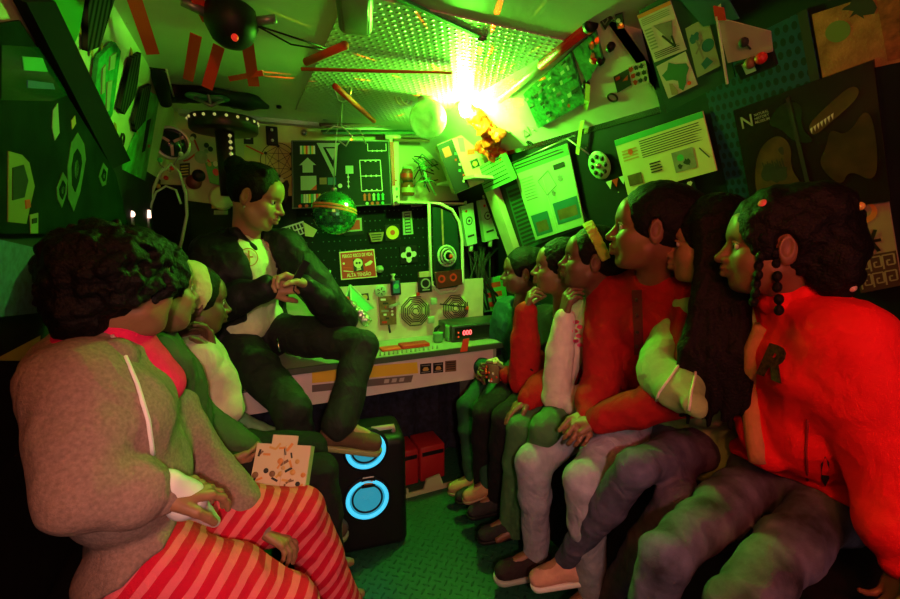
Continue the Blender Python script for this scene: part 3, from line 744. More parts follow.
C = SDF(); e, ww = [V(q) for q in S['arms'][1]]; C.cap(e+(ww-e)*.25, e+(ww-e)*.98, .04, .038); attach('cuff', C, .005, REDS, P, FINE, .003)
R1 = (P, H, S)
# ---- girl in grey hooded jacket, nearest on the left
HOOD = cloth('heather grey brown fleece', (.29, .19, .16), .95, var=.25, vscale=160)
STR = cloth('pink red stripes', (.8, .1, .12), .85)
n_, l_, b_ = nodes_of(STR); nt = STR.node_tree
ge = n_.new('ShaderNodeTexCoord'); sx = n_.new('ShaderNodeSeparateXYZ'); l_.new(ge.outputs['Object'], sx.inputs['Vector'])
nn = n_.new('ShaderNodeTexNoise'); nn.inputs['Scale'].default_value = 9; l_.new(ge.outputs['Object'], nn.inputs['Vector'])
t = mathn(nt, 'ADD', mathn(nt, 'SUBTRACT', mathn(nt, 'SUBTRACT', sx.outputs['X'], sx.outputs['Z']), mathn(nt, 'MULTIPLY', sx.outputs['Y'], .25)), mathn(nt, 'MULTIPLY', nn.outputs['Fac'], .03))
fr_ = mathn(nt, 'FRACT', mathn(nt, 'MULTIPLY', t, 1/.052)); st = mathn(nt, 'GREATER_THAN', fr_, .55)
mixn = n_.new('ShaderNodeMix'); mixn.data_type = 'RGBA'; mixn.inputs['A'].default_value = (.6, .006, .035, 1); mixn.inputs['B'].default_value = (.8, .13, .17, 1)
l_.new(st, mixn.inputs['Factor']); l_.new(mixn.outputs['Result'], b_.inputs['Base Color'])
HN = np.cross(J(195, 528, Y=.88)-J(110, 592, Y=.88), (0, 1, 0)); HN = HN if HN[2] < 0 else -HN
P, H, S = person(dict(label='curly-haired child in grey hooded jacket and pink striped trousers, nearest on the left', seed=11, s=.9, hs=.94, skin=SKA,
    hip=(-.22, 1.03, .68), nb=J(98, 345, Y=1.02), head=J(116, 286, Y=1.02), face=(.72, .68, -.05), front=(.97, .1, 0), ax=(.08, -1, 0), pax=(.1, -1, 0),
    sh={1: J(74, 384, Y=.91)}, arms={1: (J(84, 490, Y=.82), J(164, 495, Y=.85)), -1: (J(210, 470, Y=1.16), J(262, 528, Y=1.1))},
    hands={1: dict(d=(.8, .45, -.25), n=(-.1, .2, -1), t=-1), -1: dict(d=(.7, -.3, -.5), n=(-.2, -.1, -1), t=1)},
    knees={1: J(286, 606, Y=.92), -1: J(300, 514, Y=1.17)}, ankles={1: (.17, 1.0, .12), -1: (.22, 1.2, .12)}, feet={1: (1, .1, 0), -1: (1, .1, 0)},
    sleeve=1.08, top=HOOD, topname='hooded_jacket', bottom=STR, loose=.018, skirt=(.12, .116), hemcut=(J(110, 592, Y=.88), HN), fold=.005, ff=22, res=.005, leg=1.22, hemr=.06))
w = H.w; nb = V(S['nb'])
C = SDF(); C.ell(w(0, -.02, .03), (.088, .1, .09), H.R, .02); C.ell(w(0, -.07, -.04), (.06, .05, .055), H.R, .03); C.ell(w(0, .05, .07), (.07, .045, .045), H.R, .03)
C.ell(w(0, .115, -.055), (.075, .075, .1), H.R, .012, 's'); C.ell(w(.09, .07, -.07), (.05, .07, .075), H.R, .012, 's')
rs = np.random.RandomState(3)
for i in range(330):
    v = unit(rs.normal(size=3)); 
    if v[1] > .55 and v[2] < .12: continue
    if v[2] < -.62: continue
    p_ = w(v[0]*.092, -.015+v[1]*.1, .026+v[2]*.096); C.ell(p_, (.007+.006*rs.rand(),)*3, None, .006)
for i in range(10): C.ell(w(.085-.012*i, .055+.02*math.sin(i*.3), .0+.012*math.sin(i*2.2)+.002*i), (.013,)*3, None, .01)
for q in ((163, 269), (159, 266), (166, 274), (161, 276)): C.ell(J(*q, Y=1.07), (.014,)*3, None, .008)
attach('hair', C, .0035, HAIRM, P, CURL, .012)
C = SDF(); bk = -unit((.95, .3, 0)); ax = V((.3, -.95, 0))
for t in np.linspace(-1.9, 1.9, 13):
    q = nb+bk*.06*math.cos(t)+ax*.085*math.sin(t)+np.array([0, 0, -.014]); C.ell(q, (.03, .03, .033), None, .03)
C.ell(nb+bk*.06+np.array([0, 0, -.05]), (.05, .07, .05), None, .04)
attach('hood', C, .005, HOOD, P, folds(7, .005, 30), .008)
C = SDF(); C.cap(nb+np.array([.005, 0, .01]), nb+np.array([.03, .01, .068]), .07, .06); C.cap(nb+V((.05, .02, -.03)), nb+V((.085, .03, -.10)), .05, .05, .03)
attach('undershirt', C, .004, cloth('hot pink shirt', (.85, .02, .12), .8), P, folds(1, .002), .004)
lw_ = mk('white zip edge', (.75, .74, .76), .6)
m = MB(); seam(m, S['topob'], [(112, 336), (124, 354), (137, 384), (148, 420), (153, 455)], [.0042]*17, lw_, .0, 4, 8)
if m.v: m.build('zip_edge', P)
C = SDF(); C.chain([J(166, 486, Y=.85), J(186, 500, Y=.87), J(214, 522, Y=.93)], [.026, .028, .012], .02); attach('cuff_lining', C, .004, lw_, P, folds(2, .003), .006)
L1 = (P, H, S)
# ---- second child on the left, holding the paper snack box
P, H, S = person(dict(label='child in dark green jacket holding a patterned box, second from the camera', seed=12, s=.86, hs=.97, skin=SKA,
    hip=(-.22, 1.36, .69), nb=J(142, 340, Y=1.28), head=J(150, 290, Y=1.26), face=(.8, .55, -.05), front=(.95, .3, 0), ax=(.3, -.95, 0), pax=(.05, -1, 0), sw=.13,
    arms={1: (J(158, 445, Y=1.24), J(222, 468, Y=1.27)), -1: (J(196, 420, Y=1.42), J(270, 470, Y=1.38))},
    hands={1: dict(d=(.95, .1, .05), n=(.05, .95, .3), t=-1, curl=(.25, .3, .3, .35), thumb=(.5, .3))},
    knees={1: (.17, 1.33, .6), -1: (.17, 1.5, .6)}, ankles={1: (.2, 1.34, .14), -1: (.2, 1.5, .14)}, feet={1: (1, 0, 0), -1: (1, 0, 0)},
    top=cloth('dark green jacket', (.06, .09, .04)), topname='jacket', bottom=cloth('black joggers', (.014, .014, .014)), loose=.022, res=.0055))
C = H.cap_hair(.016, (.1, -.04), ears=False); C.ell(H.w(0, -.06, .04), (.08, .08, .085), H.R, .03); attach('hair', C, .004, HAIRM, P, CURL, .012)
m = MB(); patch(m, S['topob'], [(169, 394), (176, 393), (177, 402), (170, 404)], mk('orange patch', (.75, .35, .04), .6), .002)
if m.v: m.build('chest_patch', P)
L2 = (P, H, S)
# ---- third child on the left
P, H, S = person(dict(label='child with pale yellow headband in cream hooded top, hand at the chin', seed=13, s=.82, hs=.95, skin=SKC,
    hip=(-.2, 1.68, .69), nb=J(186, 340, Y=1.62), head=J(194, 302, Y=1.6), face=(.9, .3, -.12), front=(.95, .3, 0), ax=(.3, -.95, 0), pax=(.05, -1, 0), sw=.13,
    arms={1: (J(200, 428, Y=1.5), J(243, 448, Y=1.58)), -1: (J(224, 408, Y=1.5), J(211, 352, Y=1.52))},
    hands={-1: dict(d=(-.1, -.05, 1), n=(-.8, -.4, .3), t=1, curl=(.5, .55, .6, .65), thumb=(.4, .6)), 1: dict(d=(.9, .2, -.2), n=(0, .2, -1), t=-1)},
    knees={1: J(262, 452, Y=1.64), -1: J(272, 442, Y=1.76)}, ankles={1: (.16, 1.66, .16), -1: (.18, 1.78, .16)}, feet={1: (1, 0, 0), -1: (1, 0, 0)},
    top=cloth('cream hoodie', (.62, .55, .38)), topname='hooded_top', bottom=cloth('green trousers', (.25, .5, .25)), loose=.024, res=.0055))
w = H.w
C = H.cap_hair(.012, (.098, -.03)); C.ell(w(0, -.08, .0), (.07, .06, .085), H.R, .03); attach('hair', C, .004, HAIRM, P, FINE, .004)
C = SDF(); C.ell(w(0, -.026, .04), (.089, .098, .096), H.R, .01); C.ell(w(0, .1, -.06), (.12, .1, .14), H.R, .01, 's'); C.ell(w(0, -.05, -.08), (.12, .12, .08), H.R, .01, 's'); C.plane(w(0, .035, .03), H.d(0, 1, .1))
attach('headband', C, .0035, cloth('pale yellow headband', (.72, .6, .3)), P, FINE, .003)
L3 = (P, H, S)
# ---- man sitting on the workbench
JACK = cloth('black shell jacket', (.012, .013, .013), .55, var=.2)
SHIRT = cloth('pale t-shirt', (.82, .84, .5), .85)
fm = unit((.8, -.55, 0)); am = unit((-.55, -.8, 0))
def open_front(T, H, sp, nb, spine, fr):
    T.cap(nb+fr*.115+am*.045, nb+fr*.17-spine*.38+am*.04, .088, .128, .012, 's')
P, H, S = person(dict(label='man with bun and earring in black jacket sitting on the workbench', seed=21, s=1.04, hs=1.04, skin=mk('skin man', (.4, .2, .11), .5, bump=.1, bscale=300), child=False, neck=.052,
    hip=(.0, 2.13, .885), nb=J(246, 238, Y=2.02), head=J(256, 197, Y=1.96), face=(.86, -.38, -.32), front=fm, ax=am, pax=unit((-.8, -.45, 0)), sw=.175,
    sh={1: J(212, 254, Y=1.98), -1: J(287, 248, Y=2.02)},
    arms={1: (J(206, 310, Y=1.86), J(268, 287, Y=1.72)), -1: (J(342, 318, Y=1.85), J(303, 285, Y=1.74))},
    hands={1: dict(d=(.95, .1, .12), n=(.1, .85, -.4), t=-1, curl=(.55, .6, .7, .8), thumb=(.5, .4)), -1: dict(d=(-.75, -.2, .35), n=(.1, -.3, -.9), t=1, curl=(.7, .75, .8, .9))}, hand=1.0,
    knees={1: J(292, 408, Y=1.62), -1: J(362, 346, Y=1.70)}, ankles={1: J(312, 505, Y=1.72), -1: J(340, 424, Y=1.57)}, feet={1: (.7, -.6, -.2), -1: (.93, -.22, -.24)},
    top=JACK, topname='jacket', bottom=cloth('dark hiking trousers', (.02, .026, .02), .7), loose=.022, fold=.006, topcut=open_front, res=.005, leg=1.02, hemr=.06,
    shoes=cloth('brown hiking shoe', (.12, .075, .04)), solemat=mk('olive sole edge', (.3, .34, .12), .6), lace=mk('olive laces', (.25, .24, .1), .7)))
w = H.w; nb = V(S['nb']); hip = V(S['hip']); spn = unit(nb-hip)
C = SDF(); L_ = np.linalg.norm(nb-hip)
for t, r in ((.78, .112), (.5, .115), (.2, .118)):
    c = hip+spn*L_*t; C.cap(c-am*.06, c+am*.06, r, k=.05)
C.cap(nb-spn*.01, hip+spn*L_*.78, .058, .07, .04); C.cap(nb, nb+spn*.14, .056, .075, .01, 's')
C.disp = folds(8, .006, 26); C.amp = .01
sh_ = solid('t_shirt', C, .0045, SHIRT, P)
h = on(sh_, 249, 257, .001)
if h:
    m = MB(); m.torus(h[0], h[1], .034, .002, mk('orange print', (.6, .25, .05), .6), 28, 6); m.frame(h[0], (0, 0, 1), np.cross(h[1], (0, 0, 1)), h[1], (.05, .006, .003), MATS['orange print']); m.frame(h[0], np.cross(h[1], (0, 0, 1)), (0, 0, 1), h[1], (.03, .006, .003), MATS['orange print']); m.build('chest_emblem', P).parent = sh_
C = SDF(); fr2 = fm
for q in (1, -1):
    C.chain([nb-fr2*.06+am*q*.03+spn*.03, nb+am*q*.068+spn*.025, nb+am*q*.062+fr2*.07-spn*.045, nb+am*q*.05+fr2*.105-spn*.12], [.017, .018, .017, .012], .012)
attach('jacket_collar', C, .004, JACK, P, folds(4, .003), .005)
C = H.cap_hair(.009, (.098, -.03)); C.ell(w(0, -.1, .085), (.04, .045, .042), H.R, .015)
for i in range(7): C.cap(w(-.05+.017*i, .03, .115-.004*abs(i-3)), w(-.02+.006*i, -.09, .09), .012, k=.012)
attach('hair', C, .0035, HAIRM, P, lambda P: .002*nz(P, 190, 1), .004)
m = MB(); m.ball(w(.078, .0, -.043), .0045, SILVER, 10, 6); m.build('earring', P)
m = MB(); m.tube([J(277, 338, Y=1.8), J(280, 352, Y=1.78)], .004, CHROME, 6); m.build('key_clip', P)
MAN = (P, H, S)
# ---------------------------------------------------------------- sheets, boards and stickers
def backY(Y): return lambda x, y: (at(x, y, Y=Y), V((0, -1, 0)))
def rw(seg=1): return lambda x, y: hit(RP, x, y, seg)
def lw(seg=1): return lambda x, y: hit(LP, x, y, seg)
def ceilS(z=ZC-.001): return lambda x, y: (at(x, y, Z=z), V((0, 0, -1)))
class Sheet:
    """a thin board; u runs along its top edge, v down its side; prints lie on its face"""
    def __init__(s, corners, surf, base, th=.006, off=.001, frame=None):
        q = [surf(*c) for c in corners]; s.n = q[0][1]; s.c = [V(p[0])+s.n*off for p in q]; s.th = th; s.m = MB(); s.k = 1
        s.W = np.linalg.norm(s.c[1]-s.c[0]); s.Hh = np.linalg.norm(s.c[3]-s.c[0])
        s.m.prism(s.c, s.n, th, base); s.base = base
    def p(s, u, v, e=0):
        a, b, c, d = s.c
        return a*(1-u)*(1-v)+b*u*(1-v)+c*u*v+d*(1-u)*v+s.n*(s.th+e)
    def e(s): s.k += 1; return .0004+.00012*s.k
    def rect(s, u0, v0, u1, v1, mat, e=None):
        e = s.e() if e is None else e; return s.poly([(u0, v0), (u1, v0), (u1, v1), (u0, v1)], mat, e)
    def poly(s, pts, mat, e=None):
        e = s.e() if e is None else e; P = [s.p(u, v, e) for u, v in pts]; n = len(P)
        if np.dot(sum(np.cross(P[i], P[(i+1) % n]) for i in range(n)), s.n) < 0: P = P[::-1]
        s.m.add(P, [tuple(range(n))], mat); return s
    def circ(s, u, v, r, mat, n=20, e=None):
        ru, rv = r/s.W, r/s.Hh
        return s.poly([(u+ru*math.cos(2*math.pi*i/n), v+rv*math.sin(2*math.pi*i/n)) for i in range(n)], mat, e)
    def ring(s, u, v, r, w, mat, n=28):
        e = s.e(); ru, rv = r/s.W, r/s.Hh; a, b = w/s.W, w/s.Hh
        for i in range(n):
            t0, t1 = 2*math.pi*i/n, 2*math.pi*(i+1)/n
            s.poly([(u+ru*math.cos(t0), v+rv*math.sin(t0)), (u+ru*math.cos(t1), v+rv*math.sin(t1)), (u+(ru-a)*math.cos(t1), v+(rv-b)*math.sin(t1)), (u+(ru-a)*math.cos(t0), v+(rv-b)*math.sin(t0))], mat, e)
        return s
    def line(s, u0, v0, u1, v1, w, mat, e=None):
        d = np.array([(u1-u0)*s.W, (v1-v0)*s.Hh]); L = np.linalg.norm(d); nx, ny = -d[1]/L*w/2/s.W, d[0]/L*w/2/s.Hh
        return s.poly([(u0+nx, v0+ny), (u1+nx, v1+ny), (u1-nx, v1-ny), (u0-nx, v0-ny)], mat, e)
    def lines(s, u0, v0, u1, v1, n, mat, fill=.45, rag=.15, seed=0):
        r = random.Random(seed); e = s.e()
        for i in range(n):
            y = v0+(v1-v0)*(i+.5)/n; h = (v1-v0)/n*fill/2
            s.poly([(u0, y-h), (u1-(u1-u0)*rag*r.random(), y-h), (u1-(u1-u0)*rag*r.random()*0-(u1-u0)*rag*.3*r.random(), y+h), (u0, y+h)], mat, e)
        return s
    def outline(s, pts, w, mat, closed=True):
        e = s.e(); n = len(pts)
        for i in range(n if closed else n-1): s.line(*pts[i], *pts[(i+1) % n], w, mat, e)
        return s
    def text(s, txt, u, v, h, mat, width=None, bold=.01):
        """lettering centred on u, v with cap height about h (fraction of the sheet's height)"""
        ux = s.p(min(u+.05, 1), v)-s.p(max(u-.05, 0), v); uy = s.p(u, max(v-.05, 0))-s.p(u, min(v+.05, 1))
        P, f, m = textmesh(txt, mat, h*s.Hh*1.4, s.p(u, v, s.e()+.0006), ux, uy, bold, 'CENTER', width*s.W if width else None)
        P = np.array(P)
        if f:
            a, b, c = [P[i] for i in f[0][:3]]
            if np.dot(np.cross(b-a, c-a), s.n) < 0: f = [q[::-1] for q in f]
        s.m.add(P, f, m); return s
    def soft(s, pts, mat, it=3):
        for _ in range(it): pts = [q for i in range(len(pts)) for q in ((.75*pts[i][0]+.25*pts[(i+1) % len(pts)][0], .75*pts[i][1]+.25*pts[(i+1) % len(pts)][1]), (.25*pts[i][0]+.75*pts[(i+1) % len(pts)][0], .25*pts[i][1]+.75*pts[(i+1) % len(pts)][1]))]
        return s.poly(pts, mat)
    def blob(s, u, v, r, mat, seed=0, n=16, wob=.35, el=1.):
        g = random.Random(seed); ru, rv = r/s.W, r*el/s.Hh
        return s.poly([(u+ru*(1+wob*(g.random()-.5)*2)*math.cos(2*math.pi*i/n), v+rv*(1+wob*(g.random()-.5)*2)*math.sin(2*math.pi*i/n)) for i in range(n)], mat)
    def done(s, name, label, cat, group=None, parent=None):
        o = s.m.build(name, parent)
        if parent is None: tag(o, label, cat, group)
        return o
RIM = lambda s, w, mat: [s.rect(0, 0, 1, w*s.W/s.Hh, mat), s.rect(0, 1-w*s.W/s.Hh, 1, 1, mat), s.rect(0, 0, w, 1, mat), s.rect(1-w, 0, 1, 1, mat)]
# ================================================================ right wall
A = rw(1); Cv = rw(2); NA = lambda x, y: hit(RP2, x, y, 0); PKA = lambda x, y: hit(PK, x, y, 0)
BLUEPERF = mk('blue perforated sheet', (.02, .1, .22), .5)
n_, l_, b_ = nodes_of(BLUEPERF); nt = BLUEPERF.node_tree
tc = n_.new('ShaderNodeTexCoord'); mp = n_.new('ShaderNodeMapping'); mp.inputs['Rotation'].default_value = (0, math.radians(-23), 0); l_.new(tc.outputs['Object'], mp.inputs['Vector'])
sx = n_.new('ShaderNodeSeparateXYZ'); l_.new(mp.outputs['Vector'], sx.inputs['Vector'])
u_ = mathn(nt, 'MULTIPLY', sx.outputs['Y'], 55.); v_ = mathn(nt, 'MULTIPLY', sx.outputs['Z'], 55.)
u_ = mathn(nt, 'ADD', u_, mathn(nt, 'MULTIPLY', mathn(nt, 'MODULO', mathn(nt, 'FLOOR', v_), 2.), .5))
du = mathn(nt, 'SUBTRACT', mathn(nt, 'FRACT', u_), .5); dv = mathn(nt, 'SUBTRACT', mathn(nt, 'FRACT', v_), .5)
dd = mathn(nt, 'SQRT', mathn(nt, 'ADD', mathn(nt, 'MULTIPLY', du, du), mathn(nt, 'MULTIPLY', dv, dv)))
mx_ = n_.new('ShaderNodeMix'); mx_.data_type = 'RGBA'; mx_.inputs['A'].default_value = (.002, .006, .016, 1); mx_.inputs['B'].default_value = (.008, .045, .12, 1)
l_.new(mathn(nt, 'GREATER_THAN', dd, .33), mx_.inputs['Factor']); l_.new(mx_.outputs['Result'], b_.inputs['Base Color'])
s = Sheet([(700, 62), (808, 8), (838, 170), (732, 204)], NA, BLUEPERF, .004); s.rect(.93, 0, 1, .62, INK); s.circ(.5, .5, .004, SILVER)
s.done('perforated_sheet', 'blue perforated panel with black edge behind the posters on the sloping wall', 'panel')
s = Sheet([(736, 109), (876, 58), (893, 199), (756, 217)], NA, mk('glossy dark poster', (.016, .014, .01), .22), .006, .006)
s.text('N', .1, .13, .1, mk('faded white print', (.3, .3, .27), .6))
BONE = mk('bone brown print', (.09, .055, .022), .4, var=.5, vscale=25); MOSS = mk('dark moss print', (.015, .022, .01), .4, var=.5, vscale=30)
s.soft([(.06, .8), (.1, .5), (.2, .34), (.34, .3), (.42, .42), (.38, .6), (.46, .78), (.3, .72), (.2, .9)], BONE); s.soft([(.25, .2), (.4, .06), (.55, .12), (.5, .3), (.6, .45), (.44, .4), (.36, .26)], MOSS); s.soft([(.12, .62), (.2, .5), (.28, .56), (.2, .7)], INK); s.soft([(.3, .42), (.36, .4), (.35, .5)], INK); s.blob(.26, .62, .025, INK, 5)
s.soft([(.55, .3), (.7, .2), (.88, .1), (.92, .2), (.7, .33), (.58, .4)], BONE); s.soft([(.58, .62), (.66, .5), (.7, .36), (.8, .46), (.95, .26), (.97, .6), (.93, .85), (.78, .7), (.72, .84)], mk('deep brown print', (.055, .03, .014), .4, var=.6, vscale=20)); s.poly([(.43, .05), (.46, .04), (.52, .95), (.49, .96)], INK)
for i in range(9): s.line(.17+.02*i, .5+.02*(i % 2), .18+.02*i, .58, .003, INK)
for i in range(7): s.poly([(.57+.025*i, .33-.01*i), (.58+.025*i, .37-.01*i), (.59+.025*i, .32-.01*i)], PAPER)
s.text('NATURAL', .235, .095, .022, MATS['faded white print'], .12); s.text('HISTORY', .235, .125, .022, MATS['faded white print'], .12); s.text('MUSEUM', .235, .155, .022, MATS['faded white print'], .12)
s.done('poster', 'large dark glossy museum poster of fossil animals with a white letter N', 'poster')
s = Sheet([(813, 14), (912, -18), (926, 56), (824, 78)], NA, mk('rust brown fabric', (.34, .17, .06), .9, var=.4, vscale=30, bump=.5, bscale=200), .004)
s.circ(.25, .35, .022, mk('pale green print', (.12, .2, .05), .7)); s.blob(.5, .1, .022, INK, 5, 18, .6)
s.rect(.68, .1, 1, .95, mk('dark rust pattern', (.25, .08, .03), .9, var=.6, vscale=60)); s.done('wall_cloth', 'rust brown cloth with dark star and green disc, top corner of the sloping wall', 'cloth')
s = Sheet([(843, 206), (889, 198), (903, 284), (862, 292)], NA, mk('pale wall cloth', (.3, .26, .15), .9, var=.15), .004)
KEY = mk('dark maroon print', (.06, .02, .02), .8)
s.circ(.42, .1, .03, mk('orange print', (.6, .25, .05), .6)); s.circ(.42, .08, .02, MATS['pale wall cloth'])
for a in range(7): s.line(.5, .43, .5+.22*math.cos(a*.9), .43+.16*math.sin(a*.9), .008, MOSS)
s.rect(0, .58, 1, 1, KEY)
for r_ in range(2):
    for c_ in range(3):
        o_ = lambda x, y: (.08+.3*c_+.26*x, .61+.19*r_+.16*y)
        s.outline([o_(0, 1), o_(0, 0), o_(1, 0), o_(1, .75), o_(.35, .75), o_(.35, .4), o_(.65, .4)], .004, MATS['pale wall cloth'], False)
s.done('wall_cloth', 'pale hanging cloth with leaf and dark Greek key border behind girl in red jacket', 'cloth')
# pocket of maps
s = Sheet([(640, 10), (712, -30), (736, 76), (668, 112)], PKA, mk('dark green backing', (.02, .09, .05), .5), .004)
s.done('backing_sheet', 'dark green backing sheet carrying the three map prints', 'sheet')
GP = mk('grey green print', (.3, .36, .24), .6)
s = Sheet([(639, 14), (672, -1), (688, 48), (656, 61)], PKA, PAPER, .002, .006)
s.rect(0, 0, 1, .07, mk('orange strip print', (.8, .25, .05), .6)); s.lines(.06, .1, .94, .24, 4, GP, .5); s.lines(.06, .3, .3, .75, 7, GP, .5); s.poly([(.35, .3), (.9, .35), (.8, .6), (.65, .75), (.55, .55)], GREYP); s.line(.5, .55, .75, .85, .006, INK); s.line(.75, .62, .76, .86, .006, INK); s.lines(.1, .8, .9, .95, 4, INK, .4)
s.done('map_print', 'white sheet with grey plant drawing and text lines, topmost of three map prints', 'map', 'map prints on the dark green sheet')
s = Sheet([(658, 65), (687, 50), (699, 83), (670, 97)], PKA, PAPER, .002, .006)
s.poly([(.08, .3), (.3, .22), (.42, .05), (.6, .18), (.92, .3), (.95, .45), (.8, .62), (.72, .8), (.55, .98), (.45, .85), (.5, .65), (.35, .55), (.15, .5)], mk('map green', (.05, .28, .1), .6)); s.poly([(.2, .6), (.3, .65), (.4, .9), (.35, 1), (.15, .95)], mk('map tan', (.4, .35, .2), .6)); s.circ(.8, .85, .006, ORANGE)
s.done('map_print', 'white sheet with dark green country map, lowest of three map prints', 'map', 'map prints on the dark green sheet')
s = Sheet([(687, 27), (709, 15), (722, 64), (699, 76)], PKA, mk('grey green sheet', (.34, .42, .3), .6), .002, .006)
s.circ(.75, .5, .016, TEAL); s.blob(.3, .25, .013, TEAL, 3); s.line(.2, .55, .6, .35, .005, GREYP); s.line(.35, .3, .45, .7, .005, GREYP); s.poly([(.3, .78), (.6, .7), (.8, .85), (.4, .92)], TEAL)
s.done('map_print', 'grey green sheet with round teal spot, rightmost of three map prints', 'map', 'map prints on the dark green sheet')
s = Sheet([(680, -6), (722, -20), (742, 16), (706, 24)], PKA, mk('teal cloth', (.02, .12, .13), .7), .003, .009); s.poly([(.6, .6), (.8, .5), (.7, .75)], PAPER); s.done('teal_cloth', 'teal cloth pinned above the grey green map sheet', 'cloth')
m = MB()
q = [hit(PK, *c, 0) for c in ((722, 12), (776, 26), (778, 46), (733, 58))]; m.prism([p+n*.02 for p, n in q], q[0][1], .003, mk('grey sail', (.42, .38, .35), .8, var=.1))
kite = tag(m.build('paper_glider'), 'grey triangular paper glider with red nose beside the three map prints', 'glider')
m = MB(); q = [hit(PK, *c, 0) for c in ((720, 0), (730, 2), (732, 14), (722, 14))]; m.prism([p+n*.024 for p, n in q], q[0][1], .004, RED); m.build('nose', kite)
m = MB(); q = [hit(PK, *c, 0) for c in ((722, 10), (724, 10), (734, 78), (732, 78))]; m.prism([p+n*.024 for p, n in q], q[0][1], .004, PAPER); m.build('spine', kite)
m = MB(); p, n = hit(PK, 750, 36, 0); m.ball(p+n*.026, .011, INK, 8, 6); p2, _ = hit(PK, 757, 43, 0); m.tube([p+n*.026, p2+n*.026], .002, INK, 5); m.build('tree_mark', kite)
s = Sheet([(738, 62), (775, 46), (780, 62), (745, 76)], PKA, DARK, .012, .006); s.rect(.2, .1, .5, .8, PAPER); s.done('label_strip', 'dark strip with white box drawing under the grey paper glider', 'strip')
for x, y, c in ((757, 56, BROWN), (768, 51, RED)):
    m = MB(); p, n = hit(PK, x, y, 0); m.ball(p+n*.03, .013, c, 14, 10); tag(m.build('small_ball'), 'small %s ball on the strip under the paper glider' % ('brown' if c is BROWN else 'red'), 'ball')
# page of text
s = Sheet([(622, 137), (711, 107), (725, 166), (635, 191)], A, mk('pale yellow page', (.72, .68, .36), .6), .004, .035)
s.rect(0, 0, 1, .1, GREENP); s.lines(.3, .13, .97, .45, 8, INK, .38, .2, 1); s.lines(.06, .2, .27, .42, 4, mk('orange text print', (.65, .35, .1), .6), .5); s.circ(.17, .27, .011, ORANGE)
s.rect(.62, .5, .84, .85, GREYP); s.circ(.7, .62, .012, GREENP); s.blob(.76, .72, .012, INK, 4); s.blob(.68, .76, .008, INK, 6); s.lines(.36, .55, .5, .75, 4, INK, .5, .4, 3); s.rect(.06, .66, .24, .86, BROWN); s.line(.9, .55, .97, .75, .004, INK)
s.done('text_page', 'pale yellow page of printed text with grey picture above tall girl in red', 'poster')
# infographic and the dark poster behind it
s = Sheet([(506, 188), (562, 165), (590, 224), (524, 250)], A, mk('dark green text poster', (.02, .14, .06), .6), .003)
s.lines(.03, .04, .3, .97, 14, INK, .55, .3, 2); s.lines(.35, .85, .98, .98, 3, INK, .5, .3, 4)
s.done('poster', 'dark green poster with a column of black text under the pale information sheet', 'poster')
s = Sheet([(514, 163), (570, 142), (587, 223), (538, 239)], A, mk('mint sheet', (.45, .6, .4), .5), .004, .012)
s.rect(0, 0, 1, .13, mk('dark mint print', (.1, .25, .1), .6)); s.lines(.05, .02, .95, .09, 2, INK, .5); s.lines(.08, .2, .35, .5, 8, GREYP, .4, .4, 1); s.rect(.06, .68, .42, .96, TEAL); s.rect(.55, .62, .98, .9, TEAL); s.rect(.12, .78, .36, .92, BROWN); s.rect(.6, .72, .94, .85, BROWN)
s.line(.5, .25, .5, .95, .004, PAPER); s.outline([(.4, .3), (.62, .22), (.7, .42), (.5, .5)], .003, INK); s.blob(.78, .35, .018, GREYP, 5); s.blob(.62, .5, .014, GREYP, 6); s.rect(.72, .18, .9, .24, INK)
s.done('information_sheet', 'mint information sheet with two landscape photos above the children', 'poster')
m = MB()
for a, b in (((514, 162), (571, 137)), ((571, 137), (592, 152))):
    (p, n), (q, _) = hit(RP, *a, 1), hit(RP, *b, 1); m.tube([p+n*.02, q+n*.02], .003, SILVER, 6)
tag(m.build('cable'), 'pale cable running over the mint sheet to the disc', 'cable')
p, n = hit(RP, 602, 164, 1); p = p+n*.012
m = MB(); m.lathe(p, n, [(.008, 0), (.055, 0), (.057, .003), (.055, .006), (.008, .006)], mk('mint disc', (.35, .6, .35), .3), 32)
u1 = unit(np.cross(n, (0, 0, 1))); u2 = np.cross(n, u1)
disc = tag(m.build('perforated_disc'), 'mint perforated disc hanging between the mint sheet and the text page', 'disc')
m = MB()
for k in range(8):
    c = p+n*.0062+(u1*math.cos(k*math.pi/4)+u2*math.sin(k*math.pi/4))*.036; m.lathe(c, n, [(.0095, 0), (.0095, .002)], INK, 12)
m.build('hole_pads', disc)
m = MB(); m.ball(p+n*.008, .012, SILVER, 12, 8); m.build('hub', disc)
for (x, y), c in zip(((611, 183), (617, 181), (624, 178)), (PAPER, RED, PAPER)):
    q = [hit(RP, x+a, y+b, 1) for a, b in ((-3, -2), (3, -4), (1.5, 5))]
    m = MB(); m.prism([pp+n*.01 for pp, n in q], q[0][1], .002, c)
    tag(m.build('bunting_flag'), 'tiny %s triangular flag under the mint disc' % ('red' if c is RED else 'white'), 'flag', 'bunting under the mint disc')
s = Sheet([(678, 178), (695, 173), (702, 196), (684, 202)], NA, RWALL, .002, .012)
for u, v in ((.1, .5), (.4, .4), (.3, .75), (.6, .7), (.75, .3)): s.blob(u, v, .008, PAPER, int(u*20))
s.line(.0, .05, .5, .45, .005, PAPER); s.done('sticker', 'dark sticker with pale drum shapes behind girl with long hair', 'sticker')
random.seed(4)
m = MB()
for i in range(26):
    p, n = hit(RP, random.uniform(530, 640), random.uniform(100, 215), 1) if True else None
    if p[2] > 1.7 or p[1] < 1.3: continue
    m.ball(p+n*.001, .0022+.002*random.random(), PAPER, 6, 4)
o = tag(m.build('paint_specks'), 'pale paint specks scattered on the dark sloping wall', 'specks', kind='stuff')
